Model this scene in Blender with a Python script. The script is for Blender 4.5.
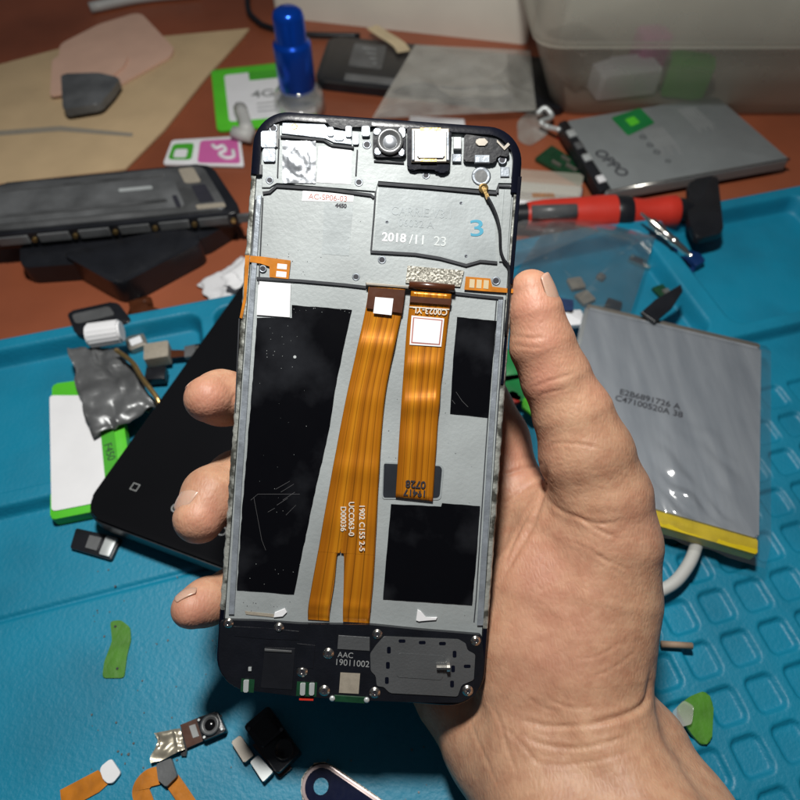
import bpy, bmesh, math, random
import numpy as np
from mathutils import Vector, Matrix, noise as mnoise
random.seed(7)
for o in list(bpy.data.objects): bpy.data.objects.remove(o)
scene = bpy.context.scene
COL = scene.collection
R = math.radians
# ------------------------------------------------------------------ camera
FPX = 628.0; PITCH = R(55); H = 0.237
CP, SP = math.cos(PITCH), math.sin(PITCH)
CAM = Vector((0, 0, H)); RT = Vector((1, 0, 0)); UP = Vector((0, SP, CP)); FW = Vector((0, CP, -SP))
cd = bpy.data.cameras.new('camera'); cam = bpy.data.objects.new('camera', cd); COL.objects.link(cam)
cd.sensor_width = 36; cd.lens = 36 * FPX / 800; cd.clip_start = 0.005; cd.clip_end = 20
cam.matrix_world = Matrix(((RT.x, UP.x, -FW.x, CAM.x), (RT.y, UP.y, -FW.y, CAM.y), (RT.z, UP.z, -FW.z, CAM.z), (0, 0, 0, 1)))
cd.dof.use_dof = True; cd.dof.focus_distance = 0.169; cd.dof.aperture_fstop = 15
scene.camera = cam
# ------------------------------------------------------------------ world, lamp, exposure
w = bpy.data.worlds.new('World'); scene.world = w; w.use_nodes = True
bg = w.node_tree.nodes['Background']; bg.inputs[0].default_value = (0.75, 0.85, 1.0, 1); bg.inputs[1].default_value = 0.048
ld = bpy.data.lights.new('desk_lamp_light', 'AREA'); ld.shape = 'DISK'; ld.size = 0.05; ld.energy = 2.05; ld.color = (1.0, 0.985, 0.94)
lo = bpy.data.objects.new('desk_lamp_light', ld); COL.objects.link(lo)
lo.location = (-0.03, 0.160, 0.44)
lo.rotation_euler = (Vector((0.0, 0.10, 0.05)) - lo.location).to_track_quat('-Z', 'Y').to_euler()
scene.view_settings.view_transform = 'Standard'; scene.view_settings.look = 'None'
scene.view_settings.exposure = 0.0; scene.view_settings.gamma = 1
scene.cycles.transparent_max_bounces = 16

# ------------------------------------------------------------------ materials
def mat(name, col, rough=0.5, metal=0.0, var=0.12, vscale=60, bump=0.0, bscale=400, spec=0.5, alpha=1.0, coat=0.0,
        col2=None, mix=None, trans=0.0, emit=None, detail=4, sss=0.0):
    m = bpy.data.materials.new(name); m.use_nodes = True
    nt = m.node_tree; N = nt.nodes; L = nt.links; b = N['Principled BSDF']
    tc = N.new('ShaderNodeTexCoord')
    nz = N.new('ShaderNodeTexNoise'); nz.inputs['Scale'].default_value = vscale; nz.inputs['Detail'].default_value = detail
    L.new(tc.outputs['Object'], nz.inputs['Vector'])
    rp = N.new('ShaderNodeValToRGB')
    c2 = col2 or tuple(max(0, c * (1 - 2 * var)) for c in col)
    lo_, hi_ = mix or (0.3, 0.7)
    rp.color_ramp.elements[0].position = lo_; rp.color_ramp.elements[0].color = (*c2, 1)
    rp.color_ramp.elements[1].position = hi_; rp.color_ramp.elements[1].color = (*col, 1)
    L.new(nz.outputs['Fac'], rp.inputs['Fac']); L.new(rp.outputs[0], b.inputs['Base Color'])
    b.inputs['Metallic'].default_value = metal
    mr = N.new('ShaderNodeMapRange'); mr.inputs['To Min'].default_value = max(0.02, rough * 0.8); mr.inputs['To Max'].default_value = min(1, rough * 1.25)
    nz2 = N.new('ShaderNodeTexNoise'); nz2.inputs['Scale'].default_value = vscale * 3.1; nz2.inputs['Detail'].default_value = 3
    L.new(tc.outputs['Object'], nz2.inputs['Vector']); L.new(nz2.outputs['Fac'], mr.inputs['Value']); L.new(mr.outputs[0], b.inputs['Roughness'])
    b.inputs['Specular IOR Level'].default_value = spec
    b.inputs['Alpha'].default_value = alpha
    b.inputs['Coat Weight'].default_value = coat
    b.inputs['Transmission Weight'].default_value = trans
    if sss: b.inputs['Subsurface Weight'].default_value = sss; b.inputs['Subsurface Scale'].default_value = 0.004
    if bump:
        n3 = N.new('ShaderNodeTexNoise'); n3.inputs['Scale'].default_value = bscale; n3.inputs['Detail'].default_value = 3
        L.new(tc.outputs['Object'], n3.inputs['Vector'])
        bp = N.new('ShaderNodeBump'); bp.inputs['Strength'].default_value = bump; bp.inputs['Distance'].default_value = 0.0006
        L.new(n3.outputs['Fac'], bp.inputs['Height']); L.new(bp.outputs[0], b.inputs['Normal'])
    return m

M = {}
M['wood'] = mat('varnished_red_brown_wood', (0.36, 0.100, 0.044), 0.42, var=0.22, vscale=9, bump=0.25, bscale=150, detail=9)
M['mat_blue'] = mat('blue_silicone', (0.003, 0.215, 0.35), 0.5, vscale=24, col2=(0.004, 0.155, 0.255), mix=(0.25, 0.6), detail=12, bump=0.35, bscale=700)
M['plate'] = mat('dull_magnesium', (0.42, 0.455, 0.46), 0.52, metal=0.15, var=0.19, vscale=30, detail=10, bump=0.12, bscale=900)
M['recess'] = mat('milled_metal', (0.355, 0.39, 0.40), 0.5, metal=0.15, var=0.14, vscale=90, detail=7, bump=0.1, bscale=900)
M['platebright'] = mat('bare_aluminium', (0.38, 0.42, 0.47), 0.4, metal=0.45, var=0.2, vscale=200, bump=0.3, bscale=500)
M['worn'] = mat('worn_frame_edge', (0.36, 0.37, 0.34), 0.5, metal=0.35, vscale=260, bump=0.6, bscale=600, col2=(0.07, 0.07, 0.06), mix=(0.38, 0.52))
M['black'] = mat('black_plastic', (0.013, 0.014, 0.018), 0.32, var=0.2, vscale=80, bump=0.1, bscale=800)
M['blackmatte'] = mat('matte_black', (0.03, 0.033, 0.04), 0.7, var=0.2, vscale=80)
M['pad'] = mat('black_adhesive', (0.032, 0.034, 0.04), 0.2, vscale=38, mix=(0.5, 0.85), detail=9, col2=(0.002, 0.002, 0.003), bump=0.12, bscale=90, spec=0.35)
M['rimblack'] = mat('painted_black_edge', (0.004, 0.005, 0.012), 0.24, var=0.2, vscale=80, bump=0.05, bscale=800, spec=0.22)
M['cover'] = mat('satin_black_cover', (0.007, 0.008, 0.012), 0.34, var=0.2, vscale=150, bump=0.12, bscale=1500)
M['covergrey'] = mat('speaker_plate_metal', (0.125, 0.13, 0.135), 0.42, metal=0.4, var=0.08, vscale=100, bump=0.15, bscale=1500)
M['steel'] = mat('screw_steel', (0.75, 0.72, 0.66), 0.25, metal=1, var=0.1, vscale=300)
M['gold'] = mat('gold_contact', (0.75, 0.50, 0.20), 0.3, metal=0.9, var=0.2, vscale=300, bump=0.3)
M['white'] = mat('white_paper', (0.80, 0.80, 0.82), 0.55, var=0.03, vscale=80, bump=0.05)
M['ink'] = mat('black_ink', (0.02, 0.02, 0.03), 0.6)
M['scratch'] = mat('fine_scratch', (0.10, 0.10, 0.105), 0.5)
M['emboss'] = mat('embossed_metal', (0.33, 0.365, 0.38), 0.5, metal=0.2)
M['inkgrey'] = mat('faint_grey_print', (0.30, 0.31, 0.31), 0.5)
M['inkred'] = mat('faded_red_ink', (0.45, 0.15, 0.12), 0.6)
M['blueink'] = mat('blue_marker', (0.05, 0.30, 0.44), 0.6)
M['silk'] = mat('white_silkscreen', (0.78, 0.72, 0.62), 0.6)
M['orange'] = mat('small_amber_flex', (0.62, 0.21, 0.015), 0.3, var=0.2, vscale=200, coat=0.4, bump=0.15)
M['padpale'] = mat('solder_pad', (0.85, 0.70, 0.45), 0.3, metal=0.4)
M['brown'] = mat('dark_amber_film', (0.075, 0.022, 0.008), 0.3, coat=0.2, vscale=200)
M['foil'] = mat('crinkled_foil', (0.80, 0.84, 0.90), 0.34, metal=0.75, var=0.2, vscale=150, bump=0.25, bscale=260)
M['glassdark'] = mat('black_phone_glass', (0.006, 0.006, 0.007), 0.13, var=0.1, vscale=20, spec=0.45, bump=0.03, bscale=40)
M['beige'] = mat('beige_card', (0.62, 0.45, 0.26), 0.75, var=0.07, vscale=35, bump=0.15, bscale=350)
M['peach'] = mat('peach_card', (0.74, 0.47, 0.35), 0.75, var=0.05, vscale=50, bump=0.1, bscale=350)
M['cream'] = mat('cream_box_plastic', (0.84, 0.80, 0.70), 0.5, var=0.04, vscale=30, bump=0.05)
M['green'] = mat('bright_green_card', (0.10, 0.58, 0.03), 0.4, var=0.06, vscale=80)
M['greend'] = mat('green_print', (0.07, 0.42, 0.03), 0.4, var=0.1, vscale=80)
M['greens'] = mat('dark_green_sticker', (0.01, 0.20, 0.05), 0.4)
M['tapegreen'] = mat('olive_green_tape', (0.07, 0.24, 0.015), 0.45, var=0.15, vscale=150, bump=0.3)
M['pink'] = mat('magenta_print', (0.62, 0.13, 0.38), 0.45, var=0.05)
M['bluecap'] = mat('anodised_blue_cap', (0.004, 0.085, 0.62), 0.2, metal=0.65, var=0.05, vscale=40)
M['grey'] = mat('grey_plastic', (0.14, 0.145, 0.15), 0.35, var=0.25, vscale=60, bump=0.3, bscale=200)
M['dark'] = mat('dark_window', (0.028, 0.032, 0.040), 0.3, var=0.2, vscale=90)
M['greylite'] = mat('grey_metal_frame', (0.20, 0.205, 0.21), 0.32, metal=0.4, var=0.3, vscale=45, bump=0.3, bscale=180)
M['battery'] = mat('silver_pouch_foil', (0.34, 0.37, 0.40), 0.36, metal=0.55, var=0.06, vscale=30, bump=0.25, bscale=70)
M['battgrey'] = mat('grey_battery_wrap', (0.25, 0.27, 0.275), 0.45, metal=0.2, var=0.06, vscale=60)
M['red'] = mat('red_rubber_grip', (0.60, 0.035, 0.02), 0.4, var=0.08, vscale=60, bump=0.1)
M['yellow'] = mat('yellow_tape', (0.62, 0.46, 0.01), 0.35, var=0.1, vscale=120, bump=0.3)
M['chrome'] = mat('chrome', (0.85, 0.82, 0.75), 0.18, metal=1, var=0.1, vscale=200)
M['cable'] = mat('grey_white_cable', (0.50, 0.50, 0.48), 0.5, var=0.05)
M['tissue'] = mat('white_tissue', (0.66, 0.66, 0.68), 0.8, var=0.05, bump=0.5, bscale=300)
M['tan'] = mat('tan_conductive_tape', (0.34, 0.30, 0.24), 0.6, var=0.1, vscale=900)
M['tan2'] = mat('speckled_conductive_cloth', (0.50, 0.48, 0.42), 0.5, metal=0.3, vscale=1600, col2=(0.16, 0.15, 0.12), mix=(0.42, 0.56), bump=0.6, bscale=1500)
M['pcb'] = mat('green_circuit_board', (0.01, 0.06, 0.025), 0.35, var=0.2, vscale=400)
M['nickel'] = mat('dull_nickel', (0.33, 0.30, 0.26), 0.4, metal=0.7, var=0.1)
M['silverpaint'] = mat('pale_silver', (0.68, 0.72, 0.72), 0.35, metal=0.4)
M['nail'] = mat('fingernail', (0.60, 0.36, 0.27), 0.28, var=0.05, vscale=100, sss=0.2)
M['stick'] = mat('bare_wood_stick', (0.40, 0.28, 0.19), 0.7, var=0.15, vscale=200)
M['rose'] = mat('rose_metal_ring', (0.78, 0.62, 0.60), 0.28, metal=0.45)
M['lensglass'] = mat('blue_black_lens_glass', (0.004, 0.007, 0.03), 0.12, vscale=200)
M['clearplastic'] = mat('frosted_polypropylene', (0.66, 0.64, 0.54), 0.3, var=0.06, vscale=30, bump=0.1, bscale=60, alpha=0.36)
M['navy'] = mat('dark_blue_plastic', (0.005, 0.03, 0.13), 0.4, vscale=60)

def stretch(m, sc):
    nt = m.node_tree; tc = [n for n in nt.nodes if n.bl_idname == 'ShaderNodeTexCoord'][0]
    mp = nt.nodes.new('ShaderNodeMapping'); mp.inputs['Scale'].default_value = sc; mp.inputs['Rotation'].default_value = (0, 0, -TBAT)
    for l in list(tc.outputs['Object'].links): nt.links.new(mp.outputs[0], l.to_socket)
    nt.links.new(tc.outputs['Object'], mp.inputs['Vector'])
TBAT = math.atan2(-0.3203, 0.947)
M['battery'] = mat('silver_pouch_foil', (0.42, 0.45, 0.49), 0.32, metal=0.35, col2=(0.29, 0.32, 0.36), vscale=160, bump=0.2, bscale=300)
stretch(M['battery'], (1, 0.12, 1))
def glass_film(name, col=(0.9, 0.9, 0.9), amt=0.12, gloss=0.25, rough=0.12):
    m = bpy.data.materials.new(name); m.use_nodes = True; nt = m.node_tree; N = nt.nodes; L = nt.links
    N.remove(N['Principled BSDF']); out = N['Material Output']
    tr = N.new('ShaderNodeBsdfTransparent'); df = N.new('ShaderNodeBsdfDiffuse'); df.inputs[0].default_value = (*col, 1)
    gl = N.new('ShaderNodeBsdfGlossy'); gl.inputs['Roughness'].default_value = rough
    m1 = N.new('ShaderNodeMixShader'); m2 = N.new('ShaderNodeMixShader')
    tc = N.new('ShaderNodeTexCoord'); nz = N.new('ShaderNodeTexNoise'); nz.inputs['Scale'].default_value = 60
    L.new(tc.outputs['Object'], nz.inputs['Vector'])
    mm = N.new('ShaderNodeMath'); mm.operation = 'MULTIPLY'; mm.inputs[1].default_value = amt * 2
    L.new(nz.outputs['Fac'], mm.inputs[0]); L.new(mm.outputs[0], m1.inputs[0])
    L.new(tr.outputs[0], m1.inputs[1]); L.new(df.outputs[0], m1.inputs[2])
    lw = N.new('ShaderNodeLayerWeight'); lw.inputs[0].default_value = 0.35
    ml = N.new('ShaderNodeMath'); ml.operation = 'MULTIPLY_ADD'; ml.inputs[1].default_value = gloss; ml.inputs[2].default_value = gloss * 0.10
    L.new(lw.outputs['Facing'], ml.inputs[0]); L.new(ml.outputs[0], m2.inputs[0])
    L.new(m1.outputs[0], m2.inputs[1]); L.new(gl.outputs[0], m2.inputs[2]); L.new(m2.outputs[0], out.inputs[0])
    return m
M['film'] = glass_film('clear_plastic_film', (0.9, 0.9, 0.9), 0.045, 0.45, 0.10)
M['warmfoil'] = mat('warm_silver_foil', (0.62, 0.56, 0.44), 0.35, metal=0.7, var=0.1, bump=0.3, bscale=300)
M['wrap'] = glass_film('glossy_clear_wrap', (0.9, 0.9, 0.9), 0.02, 0.75, 0.13)
M['filmmilky'] = glass_film('milky_plastic_film', (0.75, 0.74, 0.68), 0.22, 0.45, 0.14)
M['glass'] = glass_film('clear_bottle_glass', (0.8, 0.85, 0.85), 0.14, 0.55, 0.06)

def flex_mat():
    m = bpy.data.materials.new('amber_polyimide_ribbon'); m.use_nodes = True; nt = m.node_tree; N = nt.nodes; L = nt.links; b = N['Principled BSDF']
    uv = N.new('ShaderNodeUVMap'); uv.uv_map = 'uv'
    sx = N.new('ShaderNodeSeparateXYZ'); L.new(uv.outputs[0], sx.inputs[0])
    cx = N.new('ShaderNodeCombineXYZ'); L.new(sx.outputs[0], cx.inputs[0])
    mp = N.new('ShaderNodeMath'); mp.operation = 'MULTIPLY'; mp.inputs[1].default_value = 0.02; L.new(sx.outputs[1], mp.inputs[0]); L.new(mp.outputs[0], cx.inputs[1])
    n1 = N.new('ShaderNodeTexNoise'); n1.inputs['Scale'].default_value = 5; n1.inputs['Detail'].default_value = 3; L.new(cx.outputs[0], n1.inputs['Vector'])
    rp = N.new('ShaderNodeValToRGB'); e = rp.color_ramp.elements
    e[0].position = 0.30; e[0].color = (0.34, 0.095, 0.004, 1); e[1].position = 0.66; e[1].color = (0.80, 0.31, 0.012, 1)
    x = e.new(0.48); x.color = (0.58, 0.195, 0.006, 1)
    L.new(n1.outputs['Fac'], rp.inputs['Fac'])
    # faint copper traces
    wv = N.new('ShaderNodeTexWave'); wv.inputs['Scale'].default_value = 1.9; wv.inputs['Distortion'].default_value = 1.5
    L.new(cx.outputs[0], wv.inputs['Vector'])
    w2 = N.new('ShaderNodeMapRange'); w2.inputs['From Min'].default_value = 0.0; w2.inputs['From Max'].default_value = 0.05; w2.inputs['To Min'].default_value = 0.5; w2.inputs['To Max'].default_value = 1.0
    L.new(wv.outputs['Fac'], w2.inputs['Value'])
    mx = N.new('ShaderNodeMix'); mx.data_type = 'RGBA'; mx.blend_type = 'MULTIPLY'; mx.inputs['Factor'].default_value = 1
    L.new(rp.outputs[0], mx.inputs['A']); L.new(w2.outputs[0], mx.inputs['B'])
    L.new(mx.outputs['Result'], b.inputs['Base Color'])
    b.inputs['Roughness'].default_value = 0.3; b.inputs['Metallic'].default_value = 0.4; b.inputs['Coat Weight'].default_value = 0.6; b.inputs['Coat Roughness'].default_value = 0.2
    bp = N.new('ShaderNodeBump'); bp.inputs['Strength'].default_value = 0.08; bp.inputs['Distance'].default_value = 0.0003
    L.new(wv.outputs['Fac'], bp.inputs['Height']); L.new(bp.outputs[0], b.inputs['Normal'])
    return m
M['flex'] = flex_mat()

def skin_mat():
    m = bpy.data.materials.new('skin'); m.use_nodes = True; nt = m.node_tree; N = nt.nodes; L = nt.links; b = N['Principled BSDF']
    tc = N.new('ShaderNodeTexCoord')
    n1 = N.new('ShaderNodeTexNoise'); n1.inputs['Scale'].default_value = 45; n1.inputs['Detail'].default_value = 6; n1.inputs['Roughness'].default_value = 0.65
    L.new(tc.outputs['Object'], n1.inputs['Vector'])
    rp = N.new('ShaderNodeValToRGB'); e = rp.color_ramp.elements
    e[0].position = 0.36; e[0].color = (0.45, 0.25, 0.155, 1); e[1].position = 0.64; e[1].color = (0.58, 0.345, 0.215, 1)
    L.new(n1.outputs['Fac'], rp.inputs['Fac'])
    nm = N.new('ShaderNodeTexNoise'); nm.inputs['Scale'].default_value = 260; nm.inputs['Detail'].default_value = 4; L.new(tc.outputs['Object'], nm.inputs['Vector'])
    rm = N.new('ShaderNodeValToRGB'); rm.color_ramp.elements[0].position = 0.35; rm.color_ramp.elements[0].color = (0.88, 0.80, 0.78, 1); rm.color_ramp.elements[1].position = 0.6; rm.color_ramp.elements[1].color = (1, 1, 1, 1)
    L.new(nm.outputs['Fac'], rm.inputs['Fac'])
    mo = N.new('ShaderNodeMix'); mo.data_type = 'RGBA'; mo.blend_type = 'MULTIPLY'; mo.inputs['Factor'].default_value = 1; L.new(rp.outputs[0], mo.inputs['A']); L.new(rm.outputs[0], mo.inputs['B'])
    at = N.new('ShaderNodeAttribute'); at.attribute_name = 'blush'
    mx = N.new('ShaderNodeMix'); mx.data_type = 'RGBA'; L.new(at.outputs['Fac'], mx.inputs['Factor'])
    L.new(mo.outputs['Result'], mx.inputs['A']); mx.inputs['B'].default_value = (0.56, 0.225, 0.16, 1)
    L.new(mx.outputs['Result'], b.inputs['Base Color'])
    b.inputs['Subsurface Weight'].default_value = 0.22; b.inputs['Subsurface Scale'].default_value = 0.004
    b.inputs['Subsurface Radius'].default_value = (1.0, 0.35, 0.2)
    b.inputs['Roughness'].default_value = 0.52; b.inputs['Specular IOR Level'].default_value = 0.42
    # pores and criss-cross skin lines
    v = N.new('ShaderNodeTexVoronoi'); v.inputs['Scale'].default_value = 900; v.feature = 'DISTANCE_TO_EDGE'
    nd = N.new('ShaderNodeTexNoise'); nd.inputs['Scale'].default_value = 160
    L.new(tc.outputs['Object'], nd.inputs['Vector'])
    mp = N.new('ShaderNodeMapping'); mp.inputs['Rotation'].default_value = (0.2, 0.3, 0.4); mp.inputs['Scale'].default_value = (1, 0.45, 0.8)
    L.new(tc.outputs['Object'], mp.inputs['Vector']); L.new(mp.outputs[0], v.inputs['Vector'])
    mp2 = N.new('ShaderNodeMapping'); mp2.inputs['Scale'].default_value = (0.25, 1, 1); mp2.inputs['Rotation'].default_value = (0, 0, -0.35)
    L.new(tc.outputs['Object'], mp2.inputs['Vector'])
    n4 = N.new('ShaderNodeTexNoise'); n4.inputs['Scale'].default_value = 520; n4.inputs['Detail'].default_value = 3; L.new(mp2.outputs[0], n4.inputs['Vector'])
    ad = N.new('ShaderNodeMath'); ad.operation = 'MULTIPLY_ADD'; ad.inputs[1].default_value = 1.2
    L.new(v.outputs['Distance'], ad.inputs[0]); L.new(n4.outputs['Fac'], ad.inputs[2])
    bp = N.new('ShaderNodeBump'); bp.inputs['Strength'].default_value = 0.30; bp.inputs['Distance'].default_value = 0.0004
    L.new(ad.outputs[0], bp.inputs['Height']); L.new(bp.outputs[0], b.inputs['Normal'])
    return m
M['skin'] = skin_mat()

# ------------------------------------------------------------------ builders
def thing(name, label, cat, loc=(0, 0, 0), mw=None, group=None):
    o = bpy.data.objects.new(name, None); COL.objects.link(o); o.empty_display_size = 0.01
    o.matrix_world = mw if mw is not None else Matrix.Translation(loc)
    o['label'] = label; o['category'] = cat
    if group: o['group'] = group
    bpy.context.view_layer.update()
    return o
def tag(o, label=None, cat=None, group=None, kind=None):
    if label: o['label'] = label
    if cat: o['category'] = cat
    if group: o['group'] = group
    if kind: o['kind'] = kind
    return o
def link(name, bm, m, parent=None, local=False, smooth=False, mats=None):
    """bm in world space (local=False) or in the parent's own space (local=True)"""
    bmesh.ops.recalc_face_normals(bm, faces=bm.faces)
    me = bpy.data.meshes.new(name)
    if parent is None:
        c = sum((v.co for v in bm.verts), Vector()) / len(bm.verts); c.z = min(v.co.z for v in bm.verts)
        for v in bm.verts: v.co -= c
    else:
        root = parent
        if not local:
            inv = world_of(parent).inverted()
            for v in bm.verts: v.co = inv @ v.co
    bm.to_mesh(me); bm.free()
    for q in (mats or [m]): me.materials.append(q)
    if smooth:
        for p in me.polygons: p.use_smooth = True
    o = bpy.data.objects.new(name, me); COL.objects.link(o)
    if parent is None: o.location = c
    else: o.parent = parent
    return o
def world_of(o):
    return world_of(o.parent) @ o.matrix_basis if o.parent else o.matrix_basis.copy()
def smooth_angle(o, deg=40):
    for p in o.data.polygons: p.use_smooth = True
    a = math.cos(R(deg)); bm = bmesh.new(); bm.from_mesh(o.data)
    for e in bm.edges:
        if len(e.link_faces) == 2 and e.link_faces[0].normal.dot(e.link_faces[1].normal) < a: e.smooth = False
    bm.to_mesh(o.data); bm.free()
    return o
def round_poly(pts, r, n=4):
    """round the corners of a 2-D polygon"""
    if r <= 0: return [Vector(p) for p in pts]
    out = []; k = len(pts)
    for i in range(k):
        p0, p, p1 = Vector(pts[i - 1]), Vector(pts[i]), Vector(pts[(i + 1) % k])
        d0, d1 = (p0 - p), (p1 - p); rr = min(r, d0.length * 0.45, d1.length * 0.45)
        a, b = p + d0.normalized() * rr, p + d1.normalized() * rr
        for j in range(n + 1):
            t = j / n; out.append(a * (1 - t) ** 2 + p * 2 * t * (1 - t) + b * t * t)
    return out
def prism(bm, pts, z0, z1, bevel=0.0, seg=2):
    area = sum(pts[i - 1][0] * pts[i][1] - pts[i][0] * pts[i - 1][1] for i in range(len(pts)))
    if area < 0: pts = pts[::-1]
    bot = [bm.verts.new((p[0], p[1], z0)) for p in pts]; top = [bm.verts.new((p[0], p[1], z1)) for p in pts]
    n = len(pts); fs = [bm.faces.new(bot[::-1]), bm.faces.new(top)]
    for i in range(n): fs.append(bm.faces.new((bot[i], bot[(i + 1) % n], top[(i + 1) % n], top[i])))
    if bevel:
        es = [e for e in fs[1].edges]
        bmesh.ops.bevel(bm, geom=es, offset=bevel, segments=seg, profile=0.5, affect='EDGES', clamp_overlap=True)
    return bm
def tube(bm, pts, rad, n=8, caps=True):
    pts = [Vector(p) for p in pts]; rads = rad if isinstance(rad, (list, tuple)) else [rad] * len(pts)
    rings = []; ref = None
    for i, p in enumerate(pts):
        t = (pts[min(i + 1, len(pts) - 1)] - pts[max(i - 1, 0)]).normalized()
        if ref is None:
            ref = t.orthogonal().normalized()
        else:
            ref = (ref - t * ref.dot(t)).normalized()
        s = t.cross(ref)
        rings.append([bm.verts.new(p + (ref * math.cos(2 * math.pi * j / n) + s * math.sin(2 * math.pi * j / n)) * rads[i]) for j in range(n)])
    for a, b in zip(rings, rings[1:]):
        for j in range(n): bm.faces.new((a[j], a[(j + 1) % n], b[(j + 1) % n], b[j]))
    if caps: bm.faces.new(rings[0][::-1]); bm.faces.new(rings[-1])
    return bm
def spline(pts, n=6):
    pts = [Vector(p) for p in pts]; out = []
    P = [pts[0] * 2 - pts[1]] + pts + [pts[-1] * 2 - pts[-2]]
    for i in range(1, len(P) - 2):
        a, b, c, d = P[i - 1:i + 3]
        for j in range(n):
            t = j / n
            out.append(0.5 * ((2 * b) + (c - a) * t + (2 * a - 5 * b + 4 * c - d) * t * t + (3 * b - a - 3 * c + d) * t ** 3))
    return out + [pts[-1]]
def lathe(bm, prof, c, n=28):
    rings = []
    for r, z in prof:
        rings.append([bm.verts.new((c[0] + r * math.cos(2 * math.pi * j / n), c[1] + r * math.sin(2 * math.pi * j / n), c[2] + z)) for j in range(n)])
    for a, b in zip(rings, rings[1:]):
        for j in range(n): bm.faces.new((a[j], a[(j + 1) % n], b[(j + 1) % n], b[j]))
    if prof[0][0] > 1e-5: bm.faces.new(rings[0][::-1])
    if prof[-1][0] > 1e-5: bm.faces.new(rings[-1])
    bmesh.ops.remove_doubles(bm, verts=bm.verts, dist=1e-6)
    return bm
def circle(c, r, n=16): return [Vector((c[0] + r * math.cos(2 * math.pi * i / n), c[1] + r * math.sin(2 * math.pi * i / n))) for i in range(n)]
def text_mesh(name, s, m, parent, at, size, rot=0, mirror=False, thick=0.00003, xs=1.0, mtx=None, bold=0.0):
    """raised lettering in the parent's xy plane; at = (x, y, z) centre"""
    cu = bpy.data.curves.new(name, 'FONT'); cu.body = s; cu.size = size; cu.extrude = thick; cu.align_x = 'CENTER'; cu.align_y = 'CENTER'; cu.offset = bold
    t = bpy.data.objects.new(name, cu); COL.objects.link(t); bpy.context.view_layer.update()
    me = bpy.data.meshes.new_from_object(t.evaluated_get(bpy.context.evaluated_depsgraph_get()))
    bpy.data.objects.remove(t)
    T = Matrix.Translation(at) @ Matrix.Rotation(rot, 4, 'Z') @ Matrix.Diagonal((-xs if mirror else xs, 1, 1, 1))
    if mtx is not None: T = mtx @ T
    me.transform(T); me.materials.clear(); me.materials.append(m); me.name = name
    o = bpy.data.objects.new(name, me); COL.objects.link(o); o.parent = parent
    return o
# a pixel of the photograph -> the place on the plane z (metres above the table)
def at(px, py, z=0.0):
    d = FW + RT * ((px - 400) / FPX) - UP * ((py - 400) / FPX)
    return CAM + d * ((z - H) / d.z)
def cpt(px, py, dep): return CAM + (FW + RT * ((px - 400) / FPX) - UP * ((py - 400) / FPX)) * dep
def xy(pts, z): return [at(p[0], p[1], z).xy for p in pts]
def slab(name, pts, z0, z1, m, parent=None, r=0.0, bevel=0.0, n=4, **k):
    bm = bmesh.new(); prism(bm, round_poly(xy(pts, z1), r, n), z0, z1, bevel)
    o = link(name, bm, m, parent, **k)
    return o
def base(px, py, z=0.0): return at(px, py, z)

# ------------------------------------------------------------------ table top
bm = bmesh.new(); prism(bm, [(-0.75, -0.35), (0.75, -0.35), (0.75, 1.15), (-0.75, 1.15)], -0.03, 0.0, 0.003)
tag(link('table_top', bm, M['wood']), 'red-brown wooden table top under the whole jumble', 'table', kind='structure')

# ------------------------------------------------------------------ blue repair mat (real relief: rim, trays, groove, screw wells)
TH = R(15.5); E1 = Vector((math.cos(TH), math.sin(TH))); E2 = Vector((-math.sin(TH), math.cos(TH))); MO = Vector((0.0, 0.2465))
def mat_height(a, b):
    def rbox(ca, cb, ha, hb, r):
        qa, qb = np.abs(a - ca) - (ha - r), np.abs(b - cb) - (hb - r)
        return np.hypot(np.maximum(qa, 0), np.maximum(qb, 0)) + np.minimum(np.maximum(qa, qb), 0) - r
    z = np.full(a.shape, 0.0062)
    def step(d, w): t = np.clip(0.5 - d / w, 0, 1); return t * t * (3 - 2 * t)
    # raised rim zone along the back with deep trays
    z += 0.0058 * step(b - 0.094, 0.0035)
    for (a0, a1, b0, b1) in ((-0.232, -0.105, 0.010, 0.085), (-0.096, 0.012, 0.010, 0.085), (0.021, 0.130, 0.012, 0.085), (0.143, 0.232, 0.010, 0.085)):
        z -= 0.0095 * step(rbox((a0 + a1) / 2, (b0 + b1) / 2, (a1 - a0) / 2, (b1 - b0) / 2, 0.006), 0.004)
    z -= 0.0014 * np.exp(-((b - 0.1365) / 0.0009) ** 2) * (a < -0.02)
    # rows of small screw wells on the right
    for i in range(12):
        for j in range(13):
            ca, cb = 0.034 + i * 0.0152, 0.125 + j * 0.0152
            d = rbox(ca, cb, 0.0052, 0.0055, 0.0024)
            z -= 0.0020 * step(d, 0.0014)
    return z
A = np.arange(-0.245, 0.2451, 0.0007); B = np.arange(0.0, 0.3331, 0.0007)
aa, bb = np.meshgrid(A, B, indexing='ij'); zz = mat_height(aa, bb)
edge = np.minimum(np.minimum(aa + 0.245, 0.245 - aa), np.minimum(bb, 0.333 - bb)); zz = np.maximum(zz - 0.003 * np.clip(1 - edge / 0.003, 0, 1) ** 2, 0.001)
X = MO.x + aa * E1.x - bb * E2.x; Y = MO.y + aa * E1.y - bb * E2.y
na, nb = aa.shape; V = np.stack([X, Y, zz], -1).reshape(-1, 3)
rim = [i * nb for i in range(na)] + [(na - 1) * nb + j for j in range(1, nb)] + [i * nb + nb - 1 for i in range(na - 2, -1, -1)] + [j for j in range(nb - 2, 0, -1)]
idx = (np.arange(na - 1)[:, None] * nb + np.arange(nb - 1)[None, :]).reshape(-1)
Fq = np.stack([idx, idx + 1, idx + nb + 1, idx + nb], -1)
lowv = V[rim].copy(); lowv[:, 2] = 0.0002; o0 = len(V)
V2 = np.vstack([V, lowv]); nr = len(rim)
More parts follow.
